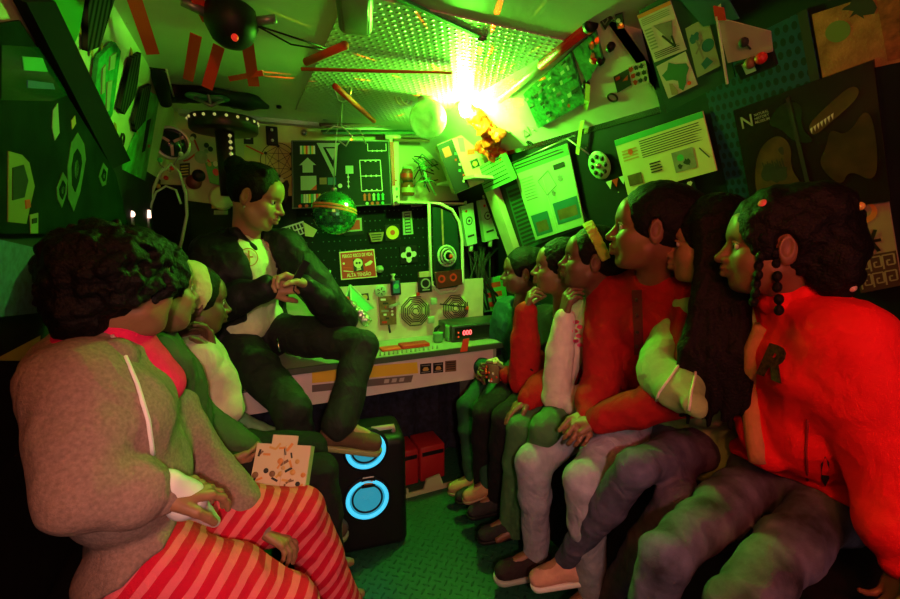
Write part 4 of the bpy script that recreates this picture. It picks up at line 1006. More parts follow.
# ---- sloping white panel above
BOARDG = mk('dense green board', (.06, .3, .12), .5, var=.6, vscale=70)
s = Sheet([(525, 92), (572, 50), (587, 100), (540, 126)], Cv, BOARDG, .012)
rg = random.Random(5)
for i in range(60):
    u, v = rg.random()*.9, rg.random()*.9; s.rect(u, v, u+.03+.07*rg.random(), v+.03+.06*rg.random(), rg.choice([PCB, GREYP, INK, MATS['pale green print'], PAPER, GREENP]))
s.circ(.75, .85, .008, ORANGE); s.done('circuit_board', 'large green circuit board dense with components on the sloping white panel', 'circuit board')
s = Sheet([(574, 48), (597, 29), (604, 56), (588, 80)], Cv, BOARDG, .01)
for i in range(9): s.blob(rg.random(), rg.random(), .011, RED if i % 2 else PCB, i, el=1.6)
s.done('circuit_board', 'small green board with red tubes beside the large green circuit board', 'circuit board')
s = Sheet([(535, 50), (562, 26), (568, 36), (541, 60)], Cv, PCB, .01)
for i in range(12): s.rect(*(lambda u, v: (u, v, u+.1, v+.2))(rg.random()*.9, rg.random()*.8), rg.choice([INK, GREENP, GREYP]))
s.done('circuit_board', 'narrow dark circuit board above the light bar', 'circuit board')
m = MB(); (a, n), (b, _) = hit(RP, 502, 96, 2), hit(RP, 594, 20, 2); a = a+n*.02; b = b+n*.02; c = a+(b-a)*.55
m.tube([a, b], .015, mk('cream tube', (.75, .7, .5), .35), 14); bar = tag(m.build('light_bar'), 'cream tube bar with red end lying along the sloping white panel', 'tube')
m = MB(); m.tube([c, c+(b-c)*.93], .0156, RED, 14); m.build('red_sleeve', bar); m = MB(); m.tube([b-(b-a)*.02, b+(b-a)*.015], .02, BLACK, 14); m.build('end_cap', bar)
for nm, pts, c, lb in (('knob', (589, 15), BLACK, 'black round knob at the red end of the tube bar'), ('knob', (612, 45), BLACK, 'black round knob alone on the white sloping panel'), ('knob', (602, 59), BLACK, 'black round knob with red neighbour below the small green board'), ('knob', (587, 83), BLACK, 'black knob holding the yellow ribbon'), ('knob', (537, 50), BLACK, 'black knob at the corner of the narrow dark board')):
    m = MB(); p, n = hit(RP, *pts, 2); m.lathe(p, n, [(.012, 0), (.013, .01), (.009, .02), (.001, .022)], c, 16); tag(m.build(nm), lb, 'knob', 'knobs on the sloping white panel')
m = MB(); p, n = hit(RP, 595, 58, 2); m.lathe(p, n, [(.014, 0), (.014, .012), (.004, .016)], ORANGE, 14); tag(m.build('red_button'), 'red orange button beside a black knob on the white sloping panel', 'button')
s = Sheet([(598, 16), (605, 6), (613, 18), (606, 29)], Cv, INK, .004); s.outline([(.25, .25), (.75, .25), (.75, .75), (.25, .75)], .004, GREYP); s.done('chip', 'black diamond-shaped chip sticker above the knobs', 'sticker')
s = Sheet([(616, 14), (623, 12), (625, 27), (618, 28)], Cv, INK, .004); s.circ(.35, .4, .007, PAPER); s.circ(.65, .65, .005, PAPER); s.done('sticker', 'small black sticker with two white dots beside the diamond-shaped chip', 'sticker')
s = Sheet([(614, 76), (629, 68), (632, 84), (618, 92)], Cv, INK, .003); s.rect(.1, .1, .4, .3, RED); s.poly([(.5, .5), (.9, .3), (.85, .6)], ORANGE); s.done('sticker', 'black and red square sticker near the foot of the white sloping panel', 'sticker')
s = Sheet([(628, 66), (646, 60), (650, 82), (633, 88)], Cv, WHITE, .002)
for i in range(9): s.blob(.15+.3*(i % 3)+.05*(i//3), .15+.3*(i//3), .008, INK if i % 3 else RED, i, el=1.2)
s.done('sticker', 'cluster of black and red figures printed on a pale sticker', 'sticker')
m = MB(); p, n = hit(RP, 613, 97, 2); m.torus(p+n*.003, n, .017, .003, INK); tag(m.build('ring'), 'black ring drawn beside the black and red square sticker', 'ring')
m = MB(); p, n = hit(RP, 530, 143, 2); m.torus(p+n*.003, n, .016, .0025, INK, 24); m.frame(p+n*.003, (0, 1, 0), np.cross(n, (0, 1, 0)), n, (.004, .03, .003), INK); m.frame(p+n*.003, np.cross(n, (0, 1, 0)), (0, 1, 0), n, (.004, .02, .003), INK); tag(m.build('emblem'), 'black ring emblem near the lower edge of the white sloping panel', 'emblem')
s = Sheet([(521, 132), (527, 126), (531, 134), (525, 138)], Cv, WHITE, .001); s.outline([(.1, .9), (.5, .1), (.9, .9)], .003, INK); s.done('sticker', 'tiny triangle mark above the black ring emblem', 'sticker')
for (x, y), t_ in (((510, 132), 'foil'), ((534, 130), 'ring emblem')):
    m = MB(); p, n = hit(RP, x, y, 2); m.ball(p, .006, GREY, 10, 6); tag(m.build('rivet'), 'grey rivet on the white panel beside the %s' % t_, 'rivet')
m = MB(); pts = [hit(RP, x, y, 2 if y < 110 else 1) for x, y in ((591, 80), (590, 96), (588, 112), (584, 130), (581, 152))]
c = [p+n*.02 for p, n in pts]
for i in range(4): m.frame((c[i]+c[i+1])/2, c[i+1]-c[i], np.cross(c[i+1]-c[i], pts[i][1]), pts[i][1], (np.linalg.norm(c[i+1]-c[i])*1.04, .018, .002), mk('yellow ribbon', (.7, .65, .15), .5))
tag(m.build('ribbon'), 'yellow green ribbon hanging from a black knob over the dark wall', 'ribbon')
# crumpled orange foil
C = SDF(); 
for x, y, r in ((478, 112, .05), (488, 122, .055), (494, 136, .055), (503, 130, .04), (497, 148, .05), (486, 142, .045), (506, 150, .03)):
    p, n = hit(RP, x, y, 2); C.ell(p+n*.03, r*.8, None, .03)
C.disp = lambda P: .012*nz(P, 70, 1)+.007*nz(P, 160, 2)+.003*nz(P, 330, 4); C.amp = .02
foil = solid('crumpled_foil', C, .0055, mk('orange foil', (.9, .06, .012), .4, metal=.1, var=.3, vscale=20), None, hit(RP, 492, 135, 2)[0])
tag(foil, 'crumpled orange foil stuck to the sloping panel under the bright lamp', 'foil')
# lamp: housing, bright bulb
p, n = hit(RP, 470, 88, 2); lc = V((.965, 1.9, 1.885))
m = MB(); m.lathe(lc+V((.01, .03, .03)), (-.3, -.6, -.3), [(.03, 0), (.034, .012), (.03, .016)], GREY, 20); lampo = tag(m.build('laser_lamp'), 'bright green and white lamp burning at the ceiling edge over the foil', 'lamp')
m = MB(); m.ball(lc, .026, mk('lamp glow', (1, 1, 1), .5, emit=(.75, 1, .55), estr=120), 16, 10); m.build('bulb', lampo)
# pillar between bulkhead and side wall
m = MB()
for i in range(1, 2):
    a, b = V((RP[1][0]-.005, 0, RP[1][1])), V((RP[2][0]-.005, 0, RP[2][1])); d = b-a
    m.frame((a+b)/2+V((-.02, 2.22, 0)), d, (0, 1, 0), np.cross(d, (0, 1, 0)), (np.linalg.norm(d), .1, .04), CREAM)
m.box((1.5, 2.17, .57), (1.55, 2.27, 1.05), CREAM); struct(m, 'trim_3')
# ================================================================ left wall
A1 = lw(1); A2 = lw(2)
def lhit(x, y):
    r = hit(LP, x, y)
    return r if r is not None else hit(LP, x, y, 2)
def lpoly(name, pts, mat, label, cat, th=.006, off=.002, group=None, prints=None, seg=None):
    m = MB(); q = [hit(LP, x, y, seg) if seg is not None else lhit(x, y) for x, y in pts]; n = q[len(q)//2][1]
    m.prism([p+n*off for p, n_ in q], n, th, mat)
    for pp, mm in prints or []:
        w_ = [hit(LP, x, y, seg) if seg is not None else lhit(x, y) for x, y in pp]; m.prism([p+n*(off+th*.9) for p, n_ in w_], n, th*.3+.001, mm)
    return tag(m.build(name), label, cat, group)
SLAT = mk('slatted black grille', (.015, .015, .015), .9, spec=.05)
n_, l_, b_ = nodes_of(SLAT); nt = SLAT.node_tree
tc = n_.new('ShaderNodeTexCoord'); wv = n_.new('ShaderNodeTexWave'); wv.bands_direction = 'Y'; wv.inputs['Scale'].default_value = 11; l_.new(tc.outputs['Object'], wv.inputs['Vector'])
mx_ = n_.new('ShaderNodeMix'); mx_.data_type = 'RGBA'; mx_.inputs['A'].default_value = (.002, .002, .002, 1); mx_.inputs['B'].default_value = (.05, .05, .045, 1); l_.new(wv.outputs['Fac'], mx_.inputs['Factor']); l_.new(mx_.outputs['Result'], b_.inputs['Base Color'])
DG = mk('dark green board', (.006, .014, .008), .9, var=.5, spec=.05)
lpoly('dark_board', [(-30, 20), (2, 16), (106, 172), (122, 232), (-30, 232)], DG, 'dark green board covering the left wall above the curly-haired child', 'board', .004, .02, seg=1)
lpoly('glare_sheet', [(-20, 40), (30, 44), (52, 92), (36, 98), (-20, 96)], mk('glossy dark green sheet', (.01, .06, .02), .14), 'glossy dark sheet added for glare on the dark board left of the beam', 'sheet', .0012, .0245, seg=1, prints=[([(2, 52), (24, 54), (30, 68), (4, 66)], GREENP), ([(8, 76), (36, 80), (38, 86), (8, 84)], BLUE)])  # sheet added so that its gloss reflects the lamp as glare
lpoly('black_beam', [(4, -6), (36, -6), (121, 158), (101, 166)], SOFTBLACK, 'long black beam slanting down the left wall beside the slatted grilles', 'beam', .02, .008, seg=2)
lpoly('glare_panel', [(44, -6), (78, -6), (72, 30), (62, 52), (52, 26)], mk('green glare panel', (.05, .4, .08), .12), 'glossy panel with green glare in its colour at the top of the left wall', 'panel', .01, .003, seg=2)  # bright green glare put into the panel's base colour
lpoly('slatted_grille', [(80, -4), (108, -4), (93, 44), (80, 49)], SLAT, 'largest black slatted grille at the top of the left wall', 'grille', .012, .003, 'slatted grilles on the left wall', seg=2)
lpoly('slatted_grille', [(126, 57), (136, 51), (131, 93), (119, 113), (114, 107)], SLAT, 'black pointed slatted grille beside the long green circuit strip', 'grille', .012, .003, 'slatted grilles on the left wall', seg=2)
lpoly('slatted_grille', [(138, 87), (147, 83), (141, 119), (131, 131), (129, 120)], SLAT, 'smallest black slatted grille, next to the black swing arm', 'grille', .012, .003, 'slatted grilles on the left wall', seg=2)
lpoly('circuit_strip', [(92, 56), (109, 40), (115, 49), (107, 112), (101, 124), (87, 95)], mk('glossy green strip', (.03, .42, .12), .25, var=.5, vscale=40), 'long pointed green circuit strip between the grilles on the left wall', 'circuit board', .01, .004, seg=2,
      prints=[([(95, 66), (98, 62), (97, 90), (94, 92)], GP), ([(103, 54), (109, 50), (107, 66), (102, 68)], GP), ([(100, 80), (105, 78), (102, 108), (99, 110)], GP)])
lpoly('streaked_panel', [(120, 166), (150, 92), (158, 96), (154, 120), (141, 195), (124, 200)], mk('streaked green sheet', (.06, .45, .1), .5, var=.7, vscale=18), 'streaked bright green sheet on the left wall behind the swing arm', 'sheet', .004, .002, seg=2, prints=[([(145, 120), (149, 118), (143, 150), (140, 152)], DARK), ([(146, 144), (148, 144), (148, 147), (146, 147)], RED)])
for x, y, lb in ((79, 76, 'small dark ring hook beside the green glare panel'), (120, 140, 'small dark ring hook under the black pointed grille')):
    m = MB(); p, n = hit(LP, x, y, 2); m.torus(p+n*.006, n, .022, .003, BLACK); m.frame(p+n*.004, (0, 0, 1), (0, 1, 0), n, (.05, .008, .006), BLACK); tag(m.build('ring_hook'), lb, 'hook')
rg = random.Random(9); m = MB()
for i in range(24):
    x, y = rg.uniform(75, 140), rg.uniform(5, 130)
    p, n = hit(LP, x, y, 2); m.prism([p+n*.0015+V((0, .012*math.cos(t)*(1+rg.random()*.5), .02*math.sin(t)*(1+rg.random()*.5))) for t in np.linspace(0, 6.28, 8)[:-1]], n, .001, mk('rust stain', (.5, .2, .05), .7))
tag(m.build('rust_stains'), 'rust coloured stains on the cream upper left wall', 'stains', kind='stuff')
LEAF = mk('pale green sticker', (.07, .14, .045), .5, var=.3, vscale=40)
for pts, lb in (([(64, 130), (71, 142), (73, 157), (67, 190), (60, 210), (54, 197), (53, 165), (57, 140)], 'largest pale green leaf-shaped sticker on the dark board'), ([(48, 170), (53, 178), (52, 192), (47, 206), (42, 197), (41, 186)], 'small pale green leaf-shaped sticker beside the largest one'), ([(92, 161), (97, 167), (95, 183), (91, 185), (87, 175)], 'pale green leaf-shaped sticker nearest the man')):
    c = np.mean(np.array(pts), 0); inner = [tuple(c+(np.array(p)-c)*.55) for p in pts]
    lpoly('leaf_sticker', pts, LEAF, lb, 'sticker', .0012, .0245, 'leaf stickers on the dark board', seg=1, prints=[(inner, DG), ([tuple(c+(np.array(p)-c)*.25) for p in pts], LEAF)])
lpoly('sticker', [(37, 107), (42, 100), (44, 130), (39, 138), (36, 125)], GP, 'pale figure sticker on the dark board under the black beam', 'sticker', .0012, .0245, seg=1)
lpoly('sticker', [(57, 118), (61, 113), (62, 121), (58, 127)], mk('amber print', (.6, .35, .08), .5), 'small amber sticker beside the black beam', 'sticker', .0012, .0245, seg=1)
lpoly('yellow_poster', [(-12, 148), (3, 152), (11, 160), (17, 184), (8, 222), (-12, 220)], mk('dull yellow poster', (.2, .17, .04), .6), 'yellow poster with dark oval and red dot at the left edge', 'poster', .0012, .0245, seg=1, prints=[([(-8, 165), (4, 162), (9, 178), (5, 195), (-8, 198)], DARK), ([(6, 198), (11, 197), (12, 205), (7, 207)], RED)])
lpoly('label_card', [(12, 213), (21, 211), (21, 232), (13, 232)], mk('olive card', (.2, .22, .08), .6), 'small olive card under the yellow poster', 'card', .0012, .0245, seg=1, prints=[([(14, 217), (19, 216), (19, 221), (14, 222)], DARK)])
lpoly('woven_panel', [(-20, 236), (42, 250), (42, 312), (-20, 318)], mk('blue woven panel', (.06, .12, .24), .6, var=.5, vscale=60), 'blue woven panel on the left wall behind the curly-haired child', 'panel', .006, .003, seg=0 if False else 1)
lpoly('cushion_cover', [(-20, 320), (28, 314), (26, 352), (8, 362), (-20, 362)], mk('mustard cloth', (.5, .42, .08), .8), 'mustard cloth under the blue woven panel', 'cloth', .02, .003, seg=0)
# swing arm
m = MB(); a = at(155, 60, Y=2.05); b = at(166, 104, Y=2.2)
m.tube([a+V((-.03, 0, .0)), a+V((.03, 0, 0))], .034, BLACK, 18); arm = tag(m.build('swing_arm'), 'black swing arm bracket at the top left corner of the ceiling', 'bracket')
m = MB(); m.tube([a, a*.5+b*.5+V((.0, 0, 0)), b], [.03, .028, .022], BLACK, 12); m.build('arm', arm)
m = MB(); m.ball(a+V((.012, -.033, .01)), .008, PAPER, 10, 6); m.tube([a+V((.035, -.02, -.03)), b+V((.03, -.01, 0.03))], .003, PAPER, 6); m.build('screw', arm)
# row of bottles and little lamps on the left ledge
m = MB(); m.box((-.425, 1.72, 1.13), (-.345, 2.35, 1.15), BLACK); tag(m.build('ledge'), 'narrow black ledge on the left wall carrying glass bottles', 'ledge')
GL = mk('green glass', (.25, .7, .25), .08, trans=.7, coat=.5)
def bottle(c, h, r, label):
    m = MB(); m.lathe(c, (0, 0, 1), [(r*.9, 0), (r, .01), (r, h*.6), (r*.45, h*.75), (r*.35, h*.95), (r*.4, h)], GL, 16)
    o = tag(m.build('glass_bottle'), label, 'bottle', 'bottles on the left ledge'); m = MB(); m.lathe(V(c)+V((0, 0, h)), (0, 0, 1), [(r*.42, 0), (r*.42, .015)], SILVER, 12); m.build('cap', o); return o
for x, h, r, lb in ((86, .1, .018, 'shortest green bottle, leftmost on the black ledge'), (101, .14, .02, 'plain green bottle second from the left on the black ledge'), (119, .2, .022, 'tallest green bottle on the black ledge'), (139, .11, .02, 'green bottle between the two little lamps on the ledge')):
    c = at(x, 226, X=-.385); bottle((c[0], c[1], 1.15), h, r, lb)
for x, lb in ((131, 'small warm white lamp on the ledge beside the tallest bottle'), (147, 'small square white lamp at the end of the ledge')):
    c = at(x, 214, X=-.385); m = MB()
    e_ = mk('little lamp glow', (1, .8, .7), .4, emit=(1, .62, .5), estr=2.2)
    if x < 140: m.ball(c, .014, e_, 14, 10)
    else: m.bbox(c-V((.014, .014, .018)), c+V((.014, .014, .018)), e_, .003)
    m.lathe((c[0], c[1], 1.15), (0, 0, 1), [(.009, 0), (.008, c[2]-1.15-.012)], GREY, 10)
    tag(m.build('ledge_lamp'), lb, 'lamp')
# ================================================================ ceiling
PERF = mk('embossed white sheet', (.66, .66, .6), .3, spec=.7)
n_, l_, b_ = nodes_of(PERF); nt = PERF.node_tree
tc = n_.new('ShaderNodeTexCoord'); sx = n_.new('ShaderNodeSeparateXYZ'); l_.new(tc.outputs['Object'], sx.inputs['Vector'])
u_ = mathn(nt, 'MULTIPLY', sx.outputs['X'], 40.); v_ = mathn(nt, 'MULTIPLY', sx.outputs['Y'], 40.)
u_ = mathn(nt, 'ADD', u_, mathn(nt, 'MULTIPLY', mathn(nt, 'MODULO', mathn(nt, 'ABSOLUTE', mathn(nt, 'FLOOR', v_)), 2.), .5))
du = mathn(nt, 'SUBTRACT', mathn(nt, 'FRACT', u_), .5); dv = mathn(nt, 'SUBTRACT', mathn(nt, 'FRACT', v_), .5)
dd = mathn(nt, 'SQRT', mathn(nt, 'ADD', mathn(nt, 'MULTIPLY', du, du), mathn(nt, 'MULTIPLY', dv, dv)))
hgt = mathn(nt, 'MAXIMUM', mathn(nt, 'SUBTRACT', 1.0, mathn(nt, 'MULTIPLY', dd, 3.2)), 0.0)
bp = n_.new('ShaderNodeBump'); bp.inputs['Strength'].default_value = 1; bp.inputs['Distance'].default_value = .006; l_.new(hgt, bp.inputs['Height']); l_.new(bp.outputs['Normal'], b_.inputs['Normal'])
m = MB(); m.box((.28, 1.2, ZC-.006), (.97, 2.42, ZC-.001), PERF); tag(m.build('embossed_panel'), 'white sheet with rows of embossed dots on the ceiling near the lamp', 'panel')
m = MB(); (a, n), (b, _) = ceilS()(395, -6), ceilS()(480, 34); m.frame((a+b)/2-V((0, 0, .006)), b-a, np.cross(b-a, (0, 0, 1)), (0, 0, 1), (np.linalg.norm(b-a), .012, .008), GREENP); tag(m.build('ceiling_strip'), 'thin dark green strip crossing the ceiling to a small bolt', 'strip')
m = MB(); p = at(482, 38, Z=ZC-.006); m.lathe(p+V((0, 0, .006)), (0, 0, -1), [(.014, 0), (.014, .012), (.006, .016)], GREY, 12); tag(m.build('ceiling_bolt'), 'grey bolt in the ceiling at the end of the green strip', 'bolt')
m = MB(); p = at(279, 107, Z=ZC-.006); m.lathe(p+V((0, 0, .006)), (0, 0, -1), [(.012, 0), (.012, .01), (.004, .014)], BLACK, 12); tag(m.build('ceiling_bolt'), 'small black bolt in the ceiling above the man', 'bolt')
# lamp housing near the top edge
c = at(355, 10, Z=1.905); m = MB(); d = unit((.25, 1, 0)); rz = math.atan2(d[1], d[0])-math.pi/2
M_ = Matrix.Translation(tuple(c)) @ Matrix.Rotation(rz, 4, 'Z'); m.bbox((-.045, -.16, -.03), (.045, .09, .03), mk('grey green housing', (.14, .17, .11), .4), .02, 3, M_)
hs_ = tag(m.build('ceiling_light'), 'switched-off grey green light housing on the ceiling', 'light'); m = MB(); m.bbox((-.034, -.15, -.034), (.034, .06, -.026), mk('dull lens', (.3, .34, .22), .2), .006, 2, M_); m.build('lens', hs_)
# red straps
def strap(a, b, za, zb, wd, label, mat=ORANGE):
    p = at(*a, Z=za); q = at(*b, Z=zb); d = q-p; m = MB()
    sd = unit(np.cross(d, q-CAM)); m.frame((p+q)/2, d, sd, np.cross(d, sd), (np.linalg.norm(d), wd, .003), mat)
    return tag(m.build('webbing_strap'), label, 'strap', 'red webbing straps under the ceiling')
strap((132, -8), (153, 54), 1.93, 1.86, .034, 'long red strap running down to the black swing arm')
strap((193, -8), (208, 20), 1.93, 1.9, .03, 'red strap at the top edge leading to the black motor')
strap((196, 35), (188, 80), 1.9, 1.84, .03, 'red strap below the motor, leftmost of three')
strap((219, 46), (207, 88), 1.9, 1.8, .032, 'red strap below the motor, middle of three')
strap((246, 34), (254, 86), 1.9, 1.82, .034, 'red strap below the motor, rightmost of three')
strap((229, 79), (263, 73), 1.84, 1.84, .016, 'short red strap lying across the rightmost hanging strap')
for i, (a, b, za, zb, r) in enumerate((((301, 69), (452, 73), 1.9, 1.92, .006), ((306, 62), (346, 45), 1.88, 1.88, .012), ((335, 86), (374, 121), 1.86, 1.86, .011))):
    p, q = at(*a, Z=za), at(*b, Z=zb); m = MB(); m.tube([p, q], r, ORANGE, 8)
    tag(m.build('orange_rod'), ('thin orange cord stretched across the ceiling to the lamp', 'short orange rod on the ceiling at the end of two black wires', 'short orange rod hanging above the dark slats')[i], 'rod')
# motor
c = at(232, 30, Z=1.875); m = MB(); m.lathe(c+V((0, 0, .06)), (0, 0, -1), [(.05, 0), (.062, .01), (.066, .05), (.05, .085), (.03, .1), (.002, .104)], BLACK, 24)
mot = tag(m.build('ceiling_motor'), 'black round motor with red light under the ceiling', 'motor')
m = MB(); m.ball(c+V((.005, -.045, -.034)), .009, mk('red glow', (.8, .05, .03), .4, emit=(1, .03, .02), estr=.5), 10, 8); m.build('indicator', mot)
for dx in (-1, 1): m = MB(); m.tube([c+V((dx*.055, 0, .03)), c+V((dx*.11, -.02, .04))], .012, GREY, 8); m.build('mount_arm', mot)
for k, oy in enumerate((0, .025)):
    p, q = at(250, 22+k, Z=1.9), at(326, 50-2*k, Z=1.9); m = MB(); m.tube([p, (p+q)/2+V((0, 0, -.02+.02*k)), q], .0025, BLACK, 6); tag(m.build('black_wire'), 'black wire from the motor to the short orange rod, %s of two' % ('lower' if k else 'upper'), 'wire')
# dark winged shape with green lenses
C = SDF(); c = at(208, 95, Y=2.25)
C.ell(c, (.1, .08, .028), None, .03)
for q in (-1, 1):
    C.chain([c+V((q*.05, 0, .0)), c+V((q*.15, .02, .006)), c+V((q*.235, .04, -.012))], [.035, .042, .012], .03)
    C.cap(c+V((q*.1, .06, 0)), c+V((q*.2, .07, .0)), .03, .012, .03)
wing = solid('winged_hanger', C, .006, BLACK, None, c); tag(wing, 'black winged shape hanging under the ceiling above the wheel', 'hanging ornament')
for q in (-1, 1):
    m = MB(); m.ball(c+V((q*.035, -.05, -.022)), (.05, .02, .016), mk('green lens', (.06, .3, .1), .2), 18, 10); m.build('lens', wing)
m = MB(); m.tube([c+V((.0, -.05, .09)), c+V((.0, -.06, 0)), c+V((.012, -.07, -.06))], .007, GREY, 8); m.tube([c+V((-.05, -.07, -.035)), c+V((.012, -.07, -.06)), c+V((.06, -.07, -.03))], .007, GREY, 8); m.build('bracket', wing)
# wheel with bulbs
c = at(224, 124, Y=2.2); m = MB(); R_ = .135
m.lathe(c+V((0, 0, -.035)), (0, 0, 1), [(R_*.55, 0), (R_*.96, 0), (R_, .008), (R_, .05), (R_*.96, .058), (R_*.5, .058)], mk('dark bronze', (.03, .022, .014), .4, metal=.5), 40)
wh = tag(m.build('bulb_wheel'), 'dark wheel rimmed with tiny bulbs hanging above the man', 'wheel')
bm_ = mk('tiny bulb', (.8, .7, .3), .3, emit=(.9, .8, .25), estr=.35)
for k in range(20):
    t = 2*math.pi*k/20+.1; m = MB(); m.ball(c+V((R_*math.cos(t), R_*math.sin(t), .008)), .0062, bm_, 8, 6); m.build('bulb', wh)
m = MB(); m.lathe(c+V((0, 0, -.3)), (0, 0, 1), [(.035, 0), (.038, .27)], MATS['dark bronze'], 16); m.build('column', wh)
for k in range(4): m = MB(); m.ball(c+V((.02, -.05, -.055-.025*k)), .0075, bm_, 8, 6); m.build('bead', wh)
m = MB(); m.tube([c+V((.02, -.05, -.05)), c+V((.02, -.05, -.28))], .004, SILVER, 6); m.build('rod', wh)
# ================================================================ workbench
WB = mk('bench top laminate', (.36, .36, .28), .4, var=.15, vscale=14)
FRONT = mk('bench front panel', (.74, .62, .58), .55, var=.1, vscale=8)
m = MB(); m.box((-.44, 1.90, .745), (1.40, YB-.04, .77), WB); wb = tag(m.build('workbench'), 'white workbench across the front bulkhead carrying the amplifier and the sitting man', 'workbench')
m = MB(); m.box((-.44, 1.89, .745), (1.40, 1.902, .772), mk('bench edge', (.06, .09, .05), .5)); m.build('edge_strip', wb)
m = MB(); m.box((-.43, 1.93, .585), (1.15, 1.945, .745), FRONT); fp = m.build('front_panel', wb)
m = MB(); m.box((1.15, 1.925, .02), (1.165, 2.6, .745), WB); m.build('side_panel', wb)
m = MB(); m.box((1.165, 1.96, .02), (1.40, 2.6, .745), DARK)
for i in range(16): m.box((1.17, 1.945, .06+.042*i), (1.395, 1.965, .085+.042*i), BLACK)
m.build('ribbed_cabinet', wb)
for x in (-.40, 1.12): m = MB(); m.box((x, 2.6, 0), (x+.04, 2.64, .745), GREY); m.build('leg', wb)
F_ = backY(1.93)
def fst(corners, base, name, label, cat='sticker', pr=None, th=.002, off=.001, surf=F_):
    s = Sheet(corners, surf, base, th, off)
    if pr: pr(s)
    return s.done(name, label, cat)
DY = mk('dim grey icons', (.5, .45, .4), .6); AMB = mk('amber print', (.6, .35, .08), .5)
def chipi(s): s.poly([(.2, .6), (.35, .35), (.65, .35), (.8, .6), (.7, .72), (.3, .72)], AMB); s.rect(.1, .8, .9, .86, GREYP); s.rect(.1, .14, .9, .2, GREYP)
fst([(312, 371), (417, 362), (418, 373), (312, 383)], YELLOW, 'yellow_strip', 'long yellow strip stuck along the front of the workbench', 'strip')
fst([(312, 384), (413, 375), (409, 380), (398, 384), (312, 391)], BROWN, 'dark_strip', 'dark strip with three pale icons below the yellow strip', 'strip', lambda s: [s.rect(.7+.09*i, .2, .76+.09*i, .75, DY) for i in range(3)]) if False else None
s = Sheet([(312, 385), (413, 375), (411, 382), (312, 392)], F_, mk('dull brown strip', (.16, .12, .1), .5), .002); [s.rect(.7+.08*i, .2, .75+.08*i, .75, DY) for i in range(3)]; s.done('dark_strip', 'dark strip with three pale icons below the yellow strip', 'strip')
fst([(420, 364), (431, 363), (431, 373), (420, 374)], BLACK, 'sticker', 'black square sticker with amber dome, beside the end of the yellow strip', pr=chipi)
fst([(433, 363), (443, 362), (443, 372), (433, 373)], BLACK, 'sticker', 'black square sticker with amber dome, next to the brown square', pr=chipi)
fst([(445, 361), (456, 360), (456, 371), (445, 372)], BROWN, 'sticker', 'brown square sticker at the right end of the bench front', pr=lambda s: [s.rect(.1, .1+.2*i, .9, .2+.2*i, INK) for i in range(4)])
fst([(242, 385), (252, 384), (252, 391), (242, 393)], BLACK, 'sticker', 'black square sticker with amber dome, left of the man knees', pr=chipi)
fst([(225, 386), (239, 385), (239, 395), (225, 397)], BROWN, 'sticker', 'reddish brown square sticker at the left end of the bench front', pr=lambda s: s.blob(.5, .5, .015, RED, 3))
fst([(213, 378), (222, 377), (223, 404), (214, 404)], BLACK, 'sticker', 'tall black label with pale green rows at the left end of the bench', pr=lambda s: [s.rect(.12, .1+.3*i, .88, .3+.3*i, GP) for i in range(3)])
fst([(377, 358), (382, 357), (382, 361), (377, 362)], RED, 'sticker', 'tiny red label at the top edge of the bench front beside the knee')
s = Sheet([(463, 339), (469, 338), (467, 351), (460, 352)], backY(1.886), ORANGE, .003); s.done('red_tape', 'strip of red tape folded over the bench edge under the amplifier', 'tape')
# under the bench
CUR = mk('cloth navy darkening curtain', (.012, .016, .035), .9, var=.8, vscale=30)  # dark cloth added so the space under the bench stays dark
m = MB(); N_ = 60
pts = [(-.43+1.56*i/N_, 2.3+.025*math.sin(i*.9)+.012*math.sin(i*2.3)) for i in range(N_+1)]
m.add([(x, y, z) for z in (.01, .6) for x, y in pts], [(i, i+1, N_+2+i, N_+1+i) for i in range(N_)], CUR, True); m.add([(x, y+.006, z) for z in (.01, .6) for x, y in pts], [(N_+1+i, N_+2+i, i+1, i) for i in range(N_)], CUR, True)
tag(m.build('darkening_curtain'), 'dark navy curtain added to darken the space under the workbench', 'curtain')
for (a, b), lb in ((((403, 460), (419, 497)), 'red crate under the workbench nearest the loudspeaker'), (((421, 458), (445, 495)), 'red crate under the workbench behind the cut-out kick strip')):
    p, q = at(a[0], b[1], Y=2.05), at(b[0], b[1], Y=2.05); m = MB(); m.bbox((p[0], 2.05, .002), (q[0], 2.22, .2), mk('dull red crate', (.4, .015, .015), .5), .008)
    o = tag(m.build('red_crate'), lb, 'crate'); m = MB(); m.box((p[0]+.01, 2.045, .15), (q[0]-.01, 2.052, .17), BLACK); m.build('lid_band', o)
m = MB(); z0 = .001
xs = [at(x, 497, Y=1.95)[0] for x in (403, 424, 427, 440, 444, 478)]
m.box((xs[0], 1.95, z0), (xs[5], 1.962, .022), mk('yellow green foam', (.45, .5, .25), .8)); m.prism([(xs[1], 1.95, .02), (xs[2], 1.95, .075), (xs[3], 1.95, .085), (xs[4], 1.95, .02)], (0, 1, 0), .012, MATS['yellow green foam'])
m.box((xs[0]+.02, 1.95, .02), (xs[0]+.03, 1.962, .05), MATS['yellow green foam'])
tag(m.build('kick_strip'), 'pale yellow green cut-out strip on the floor in front of the red crates', 'strip')
